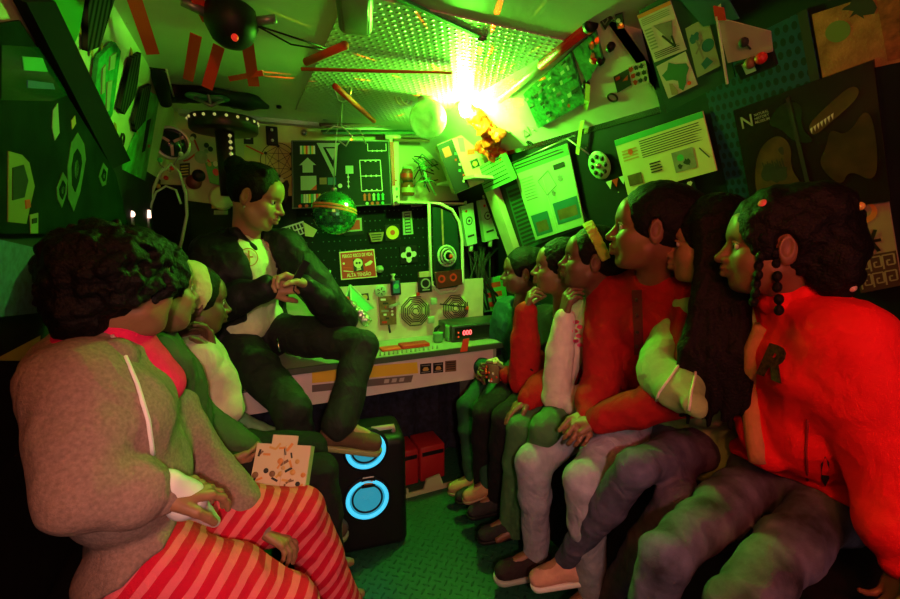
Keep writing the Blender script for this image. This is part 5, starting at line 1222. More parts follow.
# loudspeaker
p, q = at(334, 540, Y=1.66), at(406, 536, Y=1.66); x0, x1 = p[0]-.01, q[0]+.02; zt = .5; BY = 1.66
rzm = Matrix.Translation(((x0+x1)/2, BY+.12, 0)) @ Matrix.Rotation(math.radians(-8), 4, 'Z') @ Matrix.Translation((-(x0+x1)/2, -BY-.12, 0))
T3 = lambda p: V(rzm @ Vector(tuple(p)))
m = MB(); m.bbox((x0, BY, .0), (x1, BY+.25, zt), BLACK, .035, 4, rzm); spk = tag(m.build('loudspeaker'), 'black party loudspeaker with glowing blue rings on the floor under the man shoe', 'loudspeaker')
CY = mk('blue glow', (.1, .6, .8), .4, emit=(.05, .62, .95), estr=.95); CONE = mk('self-lit mesh cone', (.05, .25, .32), .5, bump=.8, bscale=260, emit=(.01, .3, .42), estr=.75)  # cone emission imitates blue light falling on the speaker mesh
xc = (x0+x1)/2; nS = unit(T3((xc, BY-1, .2))-T3((xc, BY, .2)))
for zc, R_ in ((at(376, 496, Y=1.66)[2], .092), (at(377, 447, Y=1.66)[2], .085)):
    c = T3((xc, BY-.001, zc)); m = MB(); m.lathe(c, nS, [(R_+.008, 0), (R_+.006, .008), (R_-.004, .01), (R_-.008, .004)], BLACK, 36, False); m.build('surround', spk)
    m = MB(); m.torus(c+nS*.008, nS, R_-.012, .0085, CY, 44, 8); m.build('light_ring', spk)
    m = MB(); m.lathe(c, nS, [(R_-.014, .006), (R_*.6, .002), (R_*.3, .004), (.001, .009)], CONE, 36, False); co_ = m.build('cone', spk)
    m = MB(); m.torus(c+nS*.003, nS, R_*.66, .0045, BLACK, 36, 6); m.build('cone_ring', spk).parent = co_
c = T3((xc+.005, BY-.012, at(376, 478, Y=1.66)[2])); ux_ = unit(T3((xc+1, BY, .2))-T3((xc, BY, .2)))
m = MB(); m.frame(c, ux_, (0, 0, 1), nS, (.056, .052, .006), BLACK); m.frame(c+nS*.003+V((0, 0, -.004)), ux_, (0, 0, 1), nS, (.036, .014, .003), AMB); m.frame(c+nS*.003+V((0, 0, .02)), ux_, (0, 0, 1), nS, (.044, .005, .003), PAPER); m.build('badge', spk)
m = MB(); m.bbox((xc-.06, BY+.05, zt-.004), (xc+.02, BY+.12, zt+.004), mk('control strip', (.02, .02, .025), .3), .004, 2, rzm); m.build('control_strip', spk)
m = MB(); a, b = T3((xc+.035, BY+.06, zt)), T3((xc+.125, BY+.06, zt)); m.tube([a, a+V((0, 0, .022)), b+V((0, 0, .022)), b], .011, mk('pinkish handle', (.5, .35, .25), .5), 10); m.build('handle', spk)
# small bottle beside the speaker
c = at(330, 520, Z=.0); c = np.array([x0-.045, BY+.06, 0]); m = MB(); m.lathe(c, (0, 0, 1), [(.022, 0), (.024, .01), (.024, .12), (.012, .15), (.011, .17)], mk('red can', (.5, .02, .03), .35), 18)
bt = tag(m.build('spray_can'), 'small red and white can standing beside the loudspeaker', 'can'); m = MB(); m.lathe(c, (0, 0, 1), [(.0245, .03), (.0247, .075), (.0245, .09)], PAPER, 18, False); m.build('band', bt); m = MB(); m.lathe(c, (0, 0, 1), [(.012, .17), (.011, .19)], PAPER, 12); m.build('cap', bt)
# patterned snack box held by the second child
BOXM = mk('patterned carton', (.66, .52, .34), .7)
c = at(283, 468, Y=1.25); ang = math.radians(-8)
ux_ = unit((.93, -.34, -.1)); uy_ = unit((.3, .82, -.5)); uy_ = unit(uy_-ux_*np.dot(ux_, uy_)); uz_ = np.cross(ux_, uy_)
m = MB(); W_, D_, H_ = .145, .06, .125
for sgn in (-1, 1): m.frame(c+uy_*sgn*D_/2, ux_, uy_, uz_, (W_, .003, H_), BOXM)
for sgn in (-1, 1): m.frame(c+ux_*sgn*W_/2, ux_, uy_, uz_, (.003, D_, H_), BOXM)
m.frame(c-uz_*H_/2, ux_, uy_, uz_, (W_, D_, .003), BOXM)
f0 = c+uz_*H_/2
m.frame(f0-uy_*D_/2+uz_*.012, ux_, uy_, uz_, (W_*.48, .003, .026), BOXM)
rg = random.Random(12); kinds = [INK, mk('orange mark', (.65, .25, .05), .6), BROWN, AMB]
for i in range(34):
    u, v = rg.uniform(-.46, .46), rg.uniform(-.46, .46); q = c-uy_*(D_/2+.0018)+ux_*u*W_+uz_*v*H_; r = .0055+.004*rg.random(); k = rg.choice(kinds)
    if i % 3: m.frame(q, ux_*math.cos(i)+uz_*math.sin(i), uz_*math.cos(i)-ux_*math.sin(i), uy_, (r*2.6, r*.8, .0008), k)
    else: m.lathe(q, -uy_, [(r, 0), (r*.9, .0006)], k, 10)
snack = tag(m.build('snack_box'), 'open paper snack box with food pattern in the hand of the second child', 'box')
m = MB(); m.frame(c-uy_*(D_/2+.002)+ux_*W_*.04, ux_, uy_, uz_, (.0015, .002, H_*.98), mk('carton fold', (.5, .38, .24), .7)); m.build('fold_edge', snack)
# snack tub held by the smallest child
c = at(494, 372, X=.985); m = MB()
m.lathe(c-V((0, 0, .045)), (.05, 0, 1), [(.026, 0), (.036, .085), (.038, .088), (.033, .084)], mk('tub carton', (.3, .28, .1), .6), 20)
tub = tag(m.build('snack_tub'), 'small patterned snack tub in the hands of the smallest child', 'tub')
rg = random.Random(3); m = MB()
for i in range(22): m.ball(c+V((rg.uniform(-.024, .024), rg.uniform(-.024, .024), .042+.012*rg.random())), .009, mk('popcorn', (.7, .62, .3), .8), 8, 6)
o = m.build('popcorn', tub); o['kind'] = 'stuff'
m = MB()
for i in range(26):
    t = rg.uniform(0, 6.28); h = rg.uniform(-.035, .03); r = .0315+.0095*(h+.035)/.065*.85; m.ball(c+V((r*math.cos(t), r*math.sin(t), h)), (.005, .005, .006), PAPER if i % 2 else ORANGE, 8, 6)
m.build('tub_print', tub)
# small black device in the man's hands
p = at(301, 271, Y=1.69); m = MB(); m.frame(p, (.5, -.1, .85), (.8, .2, -.5), (0, 1, .1), (.085, .026, .012), BLACK); dv_ = tag(m.build('handheld_device'), 'small black device held up between the hands of the man', 'device')
m = MB(); m.tube([p-V((.02, 0, .03)), p-V((.03, .0, .07)), p-V((-.01, 0, .12))], .003, BLACK, 6); m.build('cable', dv_)
# amplifier with red display
Ya = 2.0; a, b = at(452, 317, Y=Ya), at(507, 333, Y=Ya); xl, xr = a[0], b[0]; zb, zt2 = .772, .772+.088
m = MB(); m.bbox((xl, Ya, zb), (xr, Ya+.18, zt2), mk('dark green grey case', (.03, .045, .035), .4), .006); amp = tag(m.build('amplifier'), 'dark power supply box with red lit digits at the end of the workbench', 'amplifier')
m = MB(); m.box((xl+.015, Ya-.004, zb+.01), (xr-.01, Ya+.002, zt2-.012), mk('front plate', (.012, .013, .012), .3)); m.build('front_plate', amp)
m = MB(); m.box((xl+.055, Ya-.006, zb+.03), (xl+.115, Ya-.003, zt2-.025), mk('display glass', (.06, .005, .005), .2)); ds = m.build('display', amp)
m = MB(); P_, f_, mm_ = textmesh('000', mk('red digits', (1, .2, .2), .5, emit=(1, .08, .1), estr=3), .036, (xl+.085, Ya-.0075, zb+.046), (1, 0, 0), (0, 0, 1), .02); m.add(P_, f_, mm_); m.build('digits', amp).parent = ds
m = MB(); m.box((xr-.06, Ya-.006, zb+.022), (xr-.022, Ya-.003, zt2-.022), mk('green window', (.04, .3, .12), .4)); m.build('window_label', amp)
for i in range(2): m = MB(); m.ball((xl+.035, Ya-.005, zb+.028+.022*i), .005, mk('red glow', (.8, .05, .03), .4), 8, 6); m.build('indicator', amp)
# clutter on the bench
GT = mk('translucent green plastic', (.2, .6, .2), .25, trans=.4)
for x, y, r, h, lb in ((438, 328, .028, .05, 'squat translucent green pot on the bench left of the amplifier'), (449, 322, .022, .085, 'taller translucent green pot beside the amplifier')):
    c = at(x, y, Y=2.05); m = MB(); m.lathe((c[0], 2.05, .771), (0, 0, 1), [(r*.8, 0), (r, h*.3), (r*.9, h*.8), (r, h), (r*.85, h)], GT, 18); tag(m.build('plastic_pot'), lb, 'pot')
m = MB(); p, q = at(402, 334, Y=1.98), at(430, 331, Y=1.98); m.bbox((p[0], 1.98, .772), (q[0], 2.05, .79), RED, .004); tag(m.build('red_tray'), 'flat red tray on the workbench below the round maze boards', 'tray')
m = MB(); p, q = at(382, 336, Y=1.98), at(401, 335, Y=1.98); m.bbox((p[0], 1.98, .772), (q[0], 2.04, .784), ORANGE, .004); tag(m.build('orange_block'), 'flat orange block beside the red tray on the workbench', 'block')
for i in range(14):
    c = at(380+4.4*i, 341-.25*i, Y=1.93); m = MB(); m.lathe((c[0], 1.93, .771), (0, 0, 1), [(.005, 0), (.004, .006), (.0025, .012), (.0035, .015), (.001, .018)], GP, 8)
    tag(m.build('tiny_peg'), 'one of a row of tiny pale pegs along the front edge of the workbench', 'peg', 'row of tiny pegs on the bench edge')
m = MB(); p = at(437, 318, Y=2.1); m.tube([(p[0], 2.1, .772), (p[0]-.012, 2.1, .80), (p[0]-.005, 2.1, .83), (p[0]+.014, 2.1, .845)], [.012, .012, .01, .006], BLACK, 10); tag(m.build('black_hook'), 'small black curved hook standing behind the squat green pot', 'hook')
# ================================================================ front bulkhead and what hangs on it
Bk = backY(YB-.002)
def B_(c, base, th=.006, Y=YB-.002): return Sheet(c, backY(Y), base, th)
s = B_([(176, 130), (222, 128), (230, 206), (182, 200)], PINK, .008)
for u, v, u2, v2 in ((.35, .1, .45, .3), (.45, .3, .2, .42), (.45, .3, .75, .5), (.2, .42, .1, .44)): s.line(u, v, u2, v2, .008, RED)
for u, v, r, c in ((.36, .1, .014, INK), (.33, .13, .01, PAPER), (.48, .38, .03, GREYP), (.62, .22, .012, INK), (.7, .27, .012, INK), (.6, .3, .01, GREYP), (.75, .5, .01, PAPER)): s.circ(u, v, r, c)
s.done('molecule_board', 'mauve board with red molecule figures beside the round mirror', 'board')
s = B_([(180, 196), (300, 196), (304, 292), (170, 300)], DARK, .006); s.rect(.25, .05, .4, .12, AMB); s.rect(.27, .14, .38, .18, GREYP); s.text('C', .12, .55, .09, GREYP); s.done('dark_board', 'dark board behind the shoulders of the man', 'board')
s = B_([(243, 122), (333, 124), (336, 205), (246, 200)], mk('yellow board', (.66, .6, .2), .6, var=.12), .005)
s.ring(.36, .48, .095, .004, INK)
c0 = (.36, .48); ps = [(c0[0]+.16*math.cos(a), c0[1]+.19*math.sin(a)) for a in [math.pi/6+i*math.pi/3 for i in range(6)]]
for i in range(6):
    for j in range(i): s.line(*ps[i], *ps[j], .0025, INK)
for q in ps: s.circ(*q, .008, INK)
s.rect(.0, .12, .1, .28, INK); s.rect(.02, .16, .07, .22, PAPER); s.line(.02, .3, .2, .4, .008, ORANGE); s.blob(.4, .85, .03, INK, 3, el=2); s.circ(.38, .72, .014, CREAM)
yb = s.done('emblem_board', 'yellow board with black circle and linked triangles right of the man head', 'board')
m = MB(); p = at(272, 136, Y=YB-.02); m.bbox(p-V((.03, .012, .05)), p+V((.03, .012, .05)), BLACK, .006); hg = tag(m.build('hinge_block'), 'black hinge block at the top of the yellow board', 'hinge')
for dz in (-.025, .03): m = MB(); m.lathe(p+V((0, -.012, dz)), (0, -1, 0), [(.008, 0), (.007, .004)], PAPER, 10); m.build('screw', hg)
m = MB(); p = at(304, 133, Y=YB-.01); m.lathe(p, (0, -1, 0), [(.02, 0), (.018, .01), (.008, .02)], CHROME, 16); tag(m.build('chrome_stud'), 'round chrome stud on the bulkhead left of the dark slats', 'stud')
s = B_([(205, 163), (222, 161), (224, 187), (210, 183)], mk('bright green shape', (.05, .3, .08), .5), .012, YB-.02); s.circ(.55, .45, .016, RED); s.circ(.25, .1, .01, AMB); s.circ(.6, .1, .012, PAPER); s.done('green_shape', 'green bracket shape with red and yellow dots on the mauve board', 'sticker')
m = MB(); p = at(194, 182, Y=YB-.011); m.lathe(p, (0, -1, 0), [(.035, 0), (.038, .01), (.03, .018), (.008, .02)], mk('dark red knob', (.15, .02, .02), .4), 20); tag(m.build('red_disc'), 'dark red disc at the edge of the mauve board', 'disc')
m = MB(); p = at(222, 198, Y=YB-.002); m.lathe(p, (0, -1, 0), [(.06, 0), (.064, .012), (.05, .016), (.012, .02)], CREAM, 24); tag(m.build('cream_disc'), 'cream disc between the mauve board and the dark board', 'disc')
s = B_([(180, 164), (190, 163), (190, 177), (180, 178)], INK, .01, YB-.012); s.lines(.1, .1, .9, .9, 4, AMB, .4); s.done('film_chip', 'small black strip with amber teeth beside the round mirror', 'sticker')
# round mirror and arch of glass tube at the left corner
p = at(172, 143, Y=2.55); m = MB(); m.torus(p, (.25, -1, 0), .072, .008, SILVER, 32); mir = tag(m.build('round_mirror'), 'round dark mirror with silver rim near the swing arm', 'mirror')
m = MB(); m.lathe(p, unit((.25, -1, 0)), [(.001, 0), (.07, -.002), (.07, .004), (.001, .008)], mk('dark mirror glass', (.01, .03, .02), .08), 28); gl_ = m.build('glass', mir)
m = MB()
for k in range(3):
    t = k*2.1+.5; m.frame(p+V((.035*math.cos(t), -.014, .035*math.sin(t))), (math.cos(t), 0, math.sin(t)), (0, 1, 0), (-math.sin(t), 0, math.cos(t)), (.05, .006, .012), GREY)
m.build('spokes', mir)
GLT = mk('pale tube', (.5, .7, .45), .25); m = MB()
pts = [at(x, y, Y=2.5) for x, y in ((151, 252), (149, 222), (152, 192), (160, 173), (171, 164), (179, 172), (186, 194), (187, 215), (182, 240), (177, 258))]
m.tube(pts, .007, GLT, 8); arch = tag(m.build('tube_arch'), 'tall arch of pale glass tube in front of the dark corner', 'tube')
m = MB(); m.tube([at(x, y, Y=2.47) for x, y in ((150, 208), (156, 192), (166, 186), (176, 190), (181, 204))], .005, GLT, 8); tag(m.build('tube_arch'), 'smaller inner arch of pale tube under the tall one', 'tube')
m = MB(); m.box(at(150, 300, Y=2.56), at(186, 186, Y=2.6), SOFTBLACK); tag(m.build('dark_cabinet'), 'narrow dark cabinet behind the pale tube arch', 'cabinet')
for i, (x, y, c) in enumerate(((158, 140, RED), (154, 152, PAPER), (160, 160, GREENP), (166, 178, RED), (158, 186, AMB), (172, 168, ORANGE), (181, 154, PAPER))):
    m = MB(); p = at(x, y, Y=2.52); m.ball(p, .011, c, 10, 8); tag(m.build('coloured_bead'), ['red bead high by the swing arm', 'white bead left of the round mirror', 'green bead below the round mirror', 'red bead inside the tall tube arch', 'amber bead at the shoulder of the tall arch', 'orange bead at the top of the tall arch', 'white bead right of the round mirror'][i], 'bead', 'beads on the corner wire')
m = MB(); m.tube([at(x, y, Y=2.53) for x, y in ((156, 128), (155, 150), (160, 165), (170, 172), (181, 152), (180, 133))], .003, GREY, 6); tag(m.build('bead_wire'), 'grey wire carrying the coloured beads around the round mirror', 'wire')
for x, y, r, lb in ((186, 143, .022, 'small white dial right of the round mirror'), (199, 176, .03, 'black fan wheel left of the green bracket shape')):
    p = at(x, y, Y=YB-.011); m = MB(); m.lathe(p, (0, -1, 0), [(r, 0), (r*1.05, .02), (r*.9, .03), (r*.2, .03)], PAPER if r < .025 else BLACK, 18); tag(m.build('dial'), lb, 'dial')
# control board
CBM = mk('control board black', (.01, .02, .013), .7, spec=.2)
s = Sheet([(291, 141), (388, 141), (391, 205), (292, 209)], backY(2.62), CBM, .02)
RIM(s, .012, mk('board rim', (.05, .06, .05), .4))
cols = [PAPER, GREENP, YELLOW, ORANGE, CREAM, GREENP, YELLOW, PAPER]
for i in range(8): s.rect(.08+.018*i, .08, .098+.018*i, .2, cols[i])
LG = mk('pale green print 2', (.35, .55, .3), .5)
s.poly([(.15, .25), (.23, .36), (.2, .36), (.2, .47), (.1, .47), (.1, .36), (.07, .36)], LG); s.rect(.08, .52, .23, .73, LG); s.poly([(.17, .73), (.23, .65), (.23, .73)], ORANGE); s.rect(.26, .55, .33, .65, WOOD); s.rect(.34, .55, .42, .66, TEAL)
for i in range(8): s.rect(.08+.024*i, .79, .1+.024*i, .92, cols[(i*3+1) % 8])
s.poly([(.24, .04), (.48, .04), (.45, .08), (.42, .52), (.4, .55)], LG); s.poly([(.3, .1), (.43, .1), (.4, .42)], CBM); s.poly([(.33, .12), (.43, .12), (.4, .3)], LG)
s.outline([(.67, .3), (.89, .3), (.9, .77), (.68, .77)], .005, PAPER); s.line(.67, .54, .9, .54, .004, PAPER)
for v in (.31, .54, .76):
    for i in range(3): s.circ(.73+.055*i, v, .006, PAPER)
s.outline([(.76, .05), (.76, .16), (.96, .16), (.96, .05)], .004, PAPER, False)
for i in range(3): s.circ(.81+.05*i, .16, .005, PAPER)
s.rect(.52, .38, .6, .5, LG); s.line(.545, .5, .545, .72, .004, PAPER); [s.circ(.545, .55+.07*i, .006, PAPER) for i in range(3)]
s.circ(.46, .68, .012, PAPER)
for i in range(5):
    u = .69+.048*i; c = (ORANGE, RED, LG, GREENP, GREENP)[i]; s.poly([(u+.018, .8), (u+.038, .84), (u+.03, .84), (u+.03, .92), (u+.006, .92), (u+.006, .84), (u, .84)], c)
for i, c in enumerate((ORANGE, RED, GREENP, PAPER)): s.circ(.07+.06*i, .965, .009, c)
for i, c in enumerate((LG, ORANGE, RED, GREENP)): s.circ(.73+.055*i, .965, .009, c)
cb = s.done('control_board', 'black control board with coloured bars, arrows and white outlines above the bench', 'board')
s = Sheet([(388, 140), (397, 140), (398, 205), (392, 206)], backY(2.62), CREAM, .03); s.rect(0, .04, .45, .7, RED); s.circ(.6, .75, .01, GREENP); s.circ(.6, .87, .009, INK); s.circ(.6, .95, .008, ORANGE); s.circ(.55, .62, .007, RED); s.done('side_rail', '', '', parent=cb)
m = MB(); m.tube([at(385, 137, Y=2.6), at(400, 137, Y=2.6)], .016, CREAM, 10); m.build('rail_cap', cb)
# dark slats under the ceiling
for i, (y0, y1, x0_, x1_) in enumerate(((112, 111, 325, 414), (118, 117, 322, 418), (125, 124, 320, 420), (132, 132, 322, 424), (139, 140, 392, 428))):
    p, q = at(x0_, y0, Y=2.6), at(x1_, y1, Y=2.6); m = MB(); m.frame((p+q)/2, q-p, (0, 1, .35), (0, -.35, 1), (np.linalg.norm(q-p), .07, .014), [DARK, mk('green slat', (.04, .16, .05), .5), mk('reddish slat', (.16, .07, .04), .5), MATS['green slat'], MATS['reddish slat']][i])
    tag(m.build('slat'), ['topmost dark slat under the ceiling', 'green slat, second from the ceiling', 'reddish slat in the middle of the stack', 'lower green slat just above the control board', 'short reddish slat above the jars'][i], 'slat', 'slats above the control board')
# jars
for x, y, r, h, lb in ((407, 181, .036, .07, 'upper red brown jar beside the control board'), (408, 196, .04, .08, 'lower red brown jar with pale label beside the control board')):
    c = at(x, y, Y=2.58); m = MB(); m.lathe(c, (0, 0, 1), [(r*.8, 0), (r, .012), (r, h*.75), (r*.75, h)], mk('red brown glass', (.22, .05, .02), .2), 20); o = tag(m.build('glass_jar'), lb, 'jar')
    m = MB(); m.lathe(c, (0, 0, 1), [(r*1.01, h*.25), (r*1.01, h*.6)], mk('jar label', (.4, .35, .12), .6) if h > .075 else RED, 20, False); m.build('label_band', o); m = MB(); m.lathe(c+V((0, 0, h)), (0, 0, 1), [(r*.78, 0), (r*.78, .012)], LG if h < .075 else BLACK, 16); m.build('lid', o)
m = MB(); p, q = at(396, 201, Y=2.56), at(448, 194, Y=2.56); m.box((p[0], 2.53, p[2]-.012), (q[0]+.1, 2.7, p[2]), CREAM); tag(m.build('jar_shelf'), 'narrow cream shelf under the red brown jars', 'shelf')
# tangle of wires between jars and electrical box
rg = random.Random(21)
for i in range(14):
    p = at(rg.uniform(412, 424), rg.uniform(155, 190), Y=2.55); q = at(rg.uniform(424, 440), rg.uniform(155, 195), Y=2.5); mid = (p+q)/2+V((rg.uniform(-.05, .05), -.03, rg.uniform(-.06, .06)))
    m = MB(); m.tube([p, (p+mid)/2+V((0, -.01, .02)), mid, (mid+q)/2, q], .0035, GT if i % 3 else BLACK, 6); tag(m.build('tangled_wire'), 'thin wire in the tangle between the jars and the white electrical box', 'wire', 'tangle of wires beside the jars')
# electrical box
ux_, uz_ = unit((.86, -.3, .38)), unit((-.38, 0, .9)); uy_ = unit(np.cross(uz_, ux_))
c = at(464, 162, Y=2.28); m = MB()
M_ = Matrix((tuple(ux_), tuple(uy_), tuple(unit(np.cross(ux_, uy_))))).transposed().to_4x4(); M_.translation = Vector(tuple(c))
m.bbox((-.12, -.06, -.14), (.12, .06, .14), mk('cream enclosure', (.7, .66, .35), .45), .012, 3, M_); eb = tag(m.build('electrical_box'), 'cream electrical box with black side panel below the bright lamp', 'box')
X3 = lambda p: V(M_ @ Vector(tuple(p)))
sgn = -1 if np.dot(X3((0, -1, 0))-X3((0, 0, 0)), CAM-c) > 0 else 1
s = Sheet([(0, 0)]*4, lambda x, y: (V((0, 0, 0)), V(X3((0, sgn, 0))-X3((0, 0, 0)))), BLACK, .001)
def boxsheet(pts, mat, th=.003):
    m = MB(); m.prism([X3((x, sgn*.061, z)) for x, z in pts], X3((0, sgn, 0))-X3((0, 0, 0)), th, mat); return m
boxsheet([(-.118, -.135), (-.03, -.135), (-.03, .135), (-.118, .135)], BLACK, .006).build('side_plate', eb)
mm = boxsheet([(-.1, .06), (-.06, .06), (-.06, .11), (-.1, .11)], RED, .009)
for i in range(6): mm.prism([X3((-.05+.012*(i % 2), sgn*.066, -.09+.03*i)) + V((dx, 0, dz)) for dx, dz in ((-.006, -.006), (.006, -.006), (.006, .006), (-.006, .006))], X3((0, sgn, 0))-X3((0, 0, 0)), .003, [PAPER, RED, GREENP][i % 3])
mm.build('switches', eb)
mm = boxsheet([(.02, -.05), (.065, -.05), (.065, -.005), (.02, -.005)], INK); mm.prism([X3((.042+.014*math.cos(t), sgn*.065, -.028+.014*math.sin(t))) for t in np.linspace(0, 6.28, 11)[:-1]], X3((0, sgn, 0))-X3((0, 0, 0)), .001, AMB); mm.build('badge', eb)
mm = boxsheet([(-.01, .06), (.015, .05), (.03, .12), (.0, .13)], LG); mm.prism([X3((x, sgn*.062, z)) for x, z in ((.02, .03), (.06, .02), (.07, .045), (.03, .055))], X3((0, sgn, 0))-X3((0, 0, 0)), .002, ORANGE); mm.build('stickers', eb)
m = MB(); m.box((1.12, 2.1, 1.62), (1.32, 2.6, 1.635), CREAM); tag(m.build('box_shelf'), 'cream shelf carrying the electrical box in the far right corner', 'shelf')
# louvre vent
s = Sheet([(486, 164), (511, 150), (522, 176), (493, 189)], rw(1), mk('green louvre', (.2, .45, .2), .4), .03, .03)
for i in range(6): s.rect(.03, .08+.15*i, .97, .11+.15*i, DARK)
s.done('louvre_vent', 'pale green louvred vent on the corner pillar below the foil', 'vent')
# pair of plug boxes
for k, (cs, lb) in enumerate((([(458, 207), (470, 203), (474, 243), (464, 246)], 'left mint switch box with round dial above the black cables'), ([(476, 201), (488, 198), (494, 238), (482, 242)], 'middle mint switch box with ring dial above the black cables'), ([(488, 198), (496, 196), (505, 237), (495, 239)], 'white switch box with red label above the black cables'))):
    s = Sheet(cs, backY(2.42), mk('mint enclosure', (.35, .55, .35), .45) if k < 2 else PAPER, .04)
    if k < 2: s.ring(.5, .4, .025, .006, INK); s.circ(.5, .4, .008, INK); s.rect(.2, .75, .8, .8, INK); s.circ(.35, .15, .008, RED)
    else: s.lines(.2, .1, .8, .35, 4, INK); s.rect(.2, .5, .75, .62, RED); s.circ(.5, .75, .012, INK); s.circ(.5, .9, .014, GREYP)
    o = s.done('switch_box', lb, 'box', 'switch boxes above the black cables')
    m = MB(); q = s.p(.5, 1.05); m.tube([q+V((0, .02, .01)), q+V((0, .02, -.03))], .014, LG, 10); m.build('plug', o); m = MB(); m.tube([s.p(.4, -.02), s.p(.4, -.1)], .008, LG, 8); m.build('gland', o)
rg = random.Random(8)
for i in range(16):
    x0_, x1_ = rg.uniform(462, 500), rg.uniform(466, 498); y1 = rg.uniform(292, 312); p = at(x0_, 247, Y=2.44); q = at(x1_, y1, Y=2.36); k1 = at((x0_+x1_)/2+rg.uniform(-9, 9), 262, Y=2.4); k2 = at((x0_+x1_)/2+rg.uniform(-12, 12), 283, Y=2.36)
    m = MB(); P4 = [p, k1, k2, q]; pts = []
    for t in np.linspace(0, 1, 9): pts.append((1-t)**3*P4[0]+3*t*(1-t)**2*P4[1]+3*t*t*(1-t)*P4[2]+t**3*P4[3])
    m.tube(pts, .007, BLACK, 6); tag(m.build('black_cable'), 'black cable in the bundle hanging below the switch boxes', 'cable', 'cable bundle below the switch boxes')
m = MB(); m.tube([at(466, 293, Y=2.3), at(481, 288, Y=2.3)], .008, SILVER, 8); tag(m.build('silver_clamp'), 'silver clamp bar across the black cables', 'clamp')
m = MB(); m.box((1.22, 2.52, .78), (1.5, 2.56, 1.3), SOFTBLACK); tag(m.build('cable_board'), 'black board behind the hanging cable bundle', 'board')
s = Sheet([(480, 280), (503, 275), (508, 308), (484, 312)], backY(2.45), mk('green cloth panel', (.1, .45, .15), .7), .01)
for i in range(3): s.rect(.2, .15+.28*i, .8, .3+.28*i, ORANGE)
s.done('striped_panel', 'green panel with three red orange bars beside the smallest child', 'panel')
# dark pegboard and what hangs on it
PEG = mk('black pegboard', (.008, .012, .01), .85, spec=.08)
s = B_([(296, 208), (466, 200), (470, 284), (298, 292)], PEG, .008, YB-.008)
for r_ in range(9):
    for c_ in range(34): 
        if (r_*7+c_*3) % 5: s.circ(.02+.0285*c_, .08+.11*r_, .004, mk('teal peg hole', (.03, .1, .06), .5), 6, .0005)  # rows of small teal dots for the perforations
s.done('pegboard', 'black perforated pegboard behind the disco ball and the red danger sign', 'board')
LB = 2.22; s = B_([(338, 287), (482, 278), (482, 336), (336, 347)], mk('pale lower board', (.6, .56, .36), .6, var=.15), .012, LB); s.done('lower_board', 'pale board behind the workbench bearing the two round mazes', 'board')
# danger sign
SGR = mk('sign red', (.62, .03, .02), .5); SGY = mk('sign pale lettering', (.8, .72, .4), .5)
s = Sheet([(339, 252), (374, 249), (377, 277), (341, 280)], backY(YB-.0175), SGY, .004)
s.rect(.03, .04, .97, .96, SGR); s.text('PERIGO RISCO DE VIDA', .5, .17, .12, SGY, .86, .015); s.text('ALTA TENSÃO', .5, .86, .13, SGY, .7, .02)
s.rect(.36, .3, .64, .74, INK); s.blob(.5, .44, .028, SGY, 1, 16, .05); s.rect(.45, .54, .56, .64, SGY); s.circ(.46, .44, .007, INK); s.circ(.54, .44, .007, INK); s.line(.44, .69, .57, .66, .006, SGY)
s.poly([(.68, .5), (.86, .38), (.92, .44), (.84, .54), (.7, .58)], SGY); s.line(.08, .68, .34, .74, .006, SGY); s.circ(.1, .42, .007, SGY); s.line(.08, .56, .32, .6, .004, ORANGE)
s.done('danger_sign', 'red danger sign with skull and lettering on the pegboard', 'sign')
m = MB(); p = at(379, 269, Y=YB-.016); m.lathe(p, (.2, -1, 0), [(.022, 0), (.024, .02), (.015, .03), (.006, .045)], LG, 16); tag(m.build('pale_knob'), 'pale green knob at the lower right corner of the danger sign', 'knob')
s = Sheet([(343, 217), (363, 216), (364, 234), (344, 236)], backY(YB-.0165), DARK, .008); s.rect(.12, .1, .9, .8, GP); s.rect(.2, .2, .8, .72, RED); s.done('red_picture', 'small red picture in grey green frame behind the disco ball', 'picture')
s = Sheet([(384, 225), (399, 224), (400, 240), (385, 241)], backY(YB-.0165), BLACK, .01); s.circ(.5, .5, .042, YELLOW); s.circ(.5, .5, .016, ORANGE); s.done('yellow_gauge', 'round yellow gauge on a black square on the pegboard', 'gauge')
s = Sheet([(402, 212), (411, 211), (413, 234), (403, 235)], backY(YB-.0165), LG, .006); s.rect(.2, .06, .8, .94, INK); [s.rect(.25, .1+.14*i, .75, .18+.14*i, LG) for i in range(6)]; s.done('label_plate', 'tall mint label plate with black rows on the pegboard', 'plate')
s = Sheet([(411, 203), (422, 202), (422, 206), (411, 207)], backY(YB-.0165), mk('pinkish tag', (.5, .35, .3), .6), .004); s.lines(.1, .1, .9, .9, 2, INK); s.done('tag', 'tiny pinkish tag at the top of the pegboard', 'tag')
s = Sheet([(368, 233), (383, 232), (381, 241), (371, 242)], backY(YB-.0165), mk('brown tray', (.3, .2, .08), .6), .02); s.lines(.1, .1, .9, .9, 3, INK); s.done('brown_plate', 'small brown tapered plate beside the yellow gauge', 'plate')
s = Sheet([(399, 247), (416, 245), (417, 262), (400, 264)], backY(YB-.0165), BLACK, .012)
for u, v in ((.5, .2), (.5, .8), (.2, .5), (.8, .5)): s.circ(u, v, .018, PAPER)
s.ring(.5, .5, .03, .012, PAPER); s.done('cross_socket', 'black square socket with white cross of four rounds on the pegboard', 'socket')
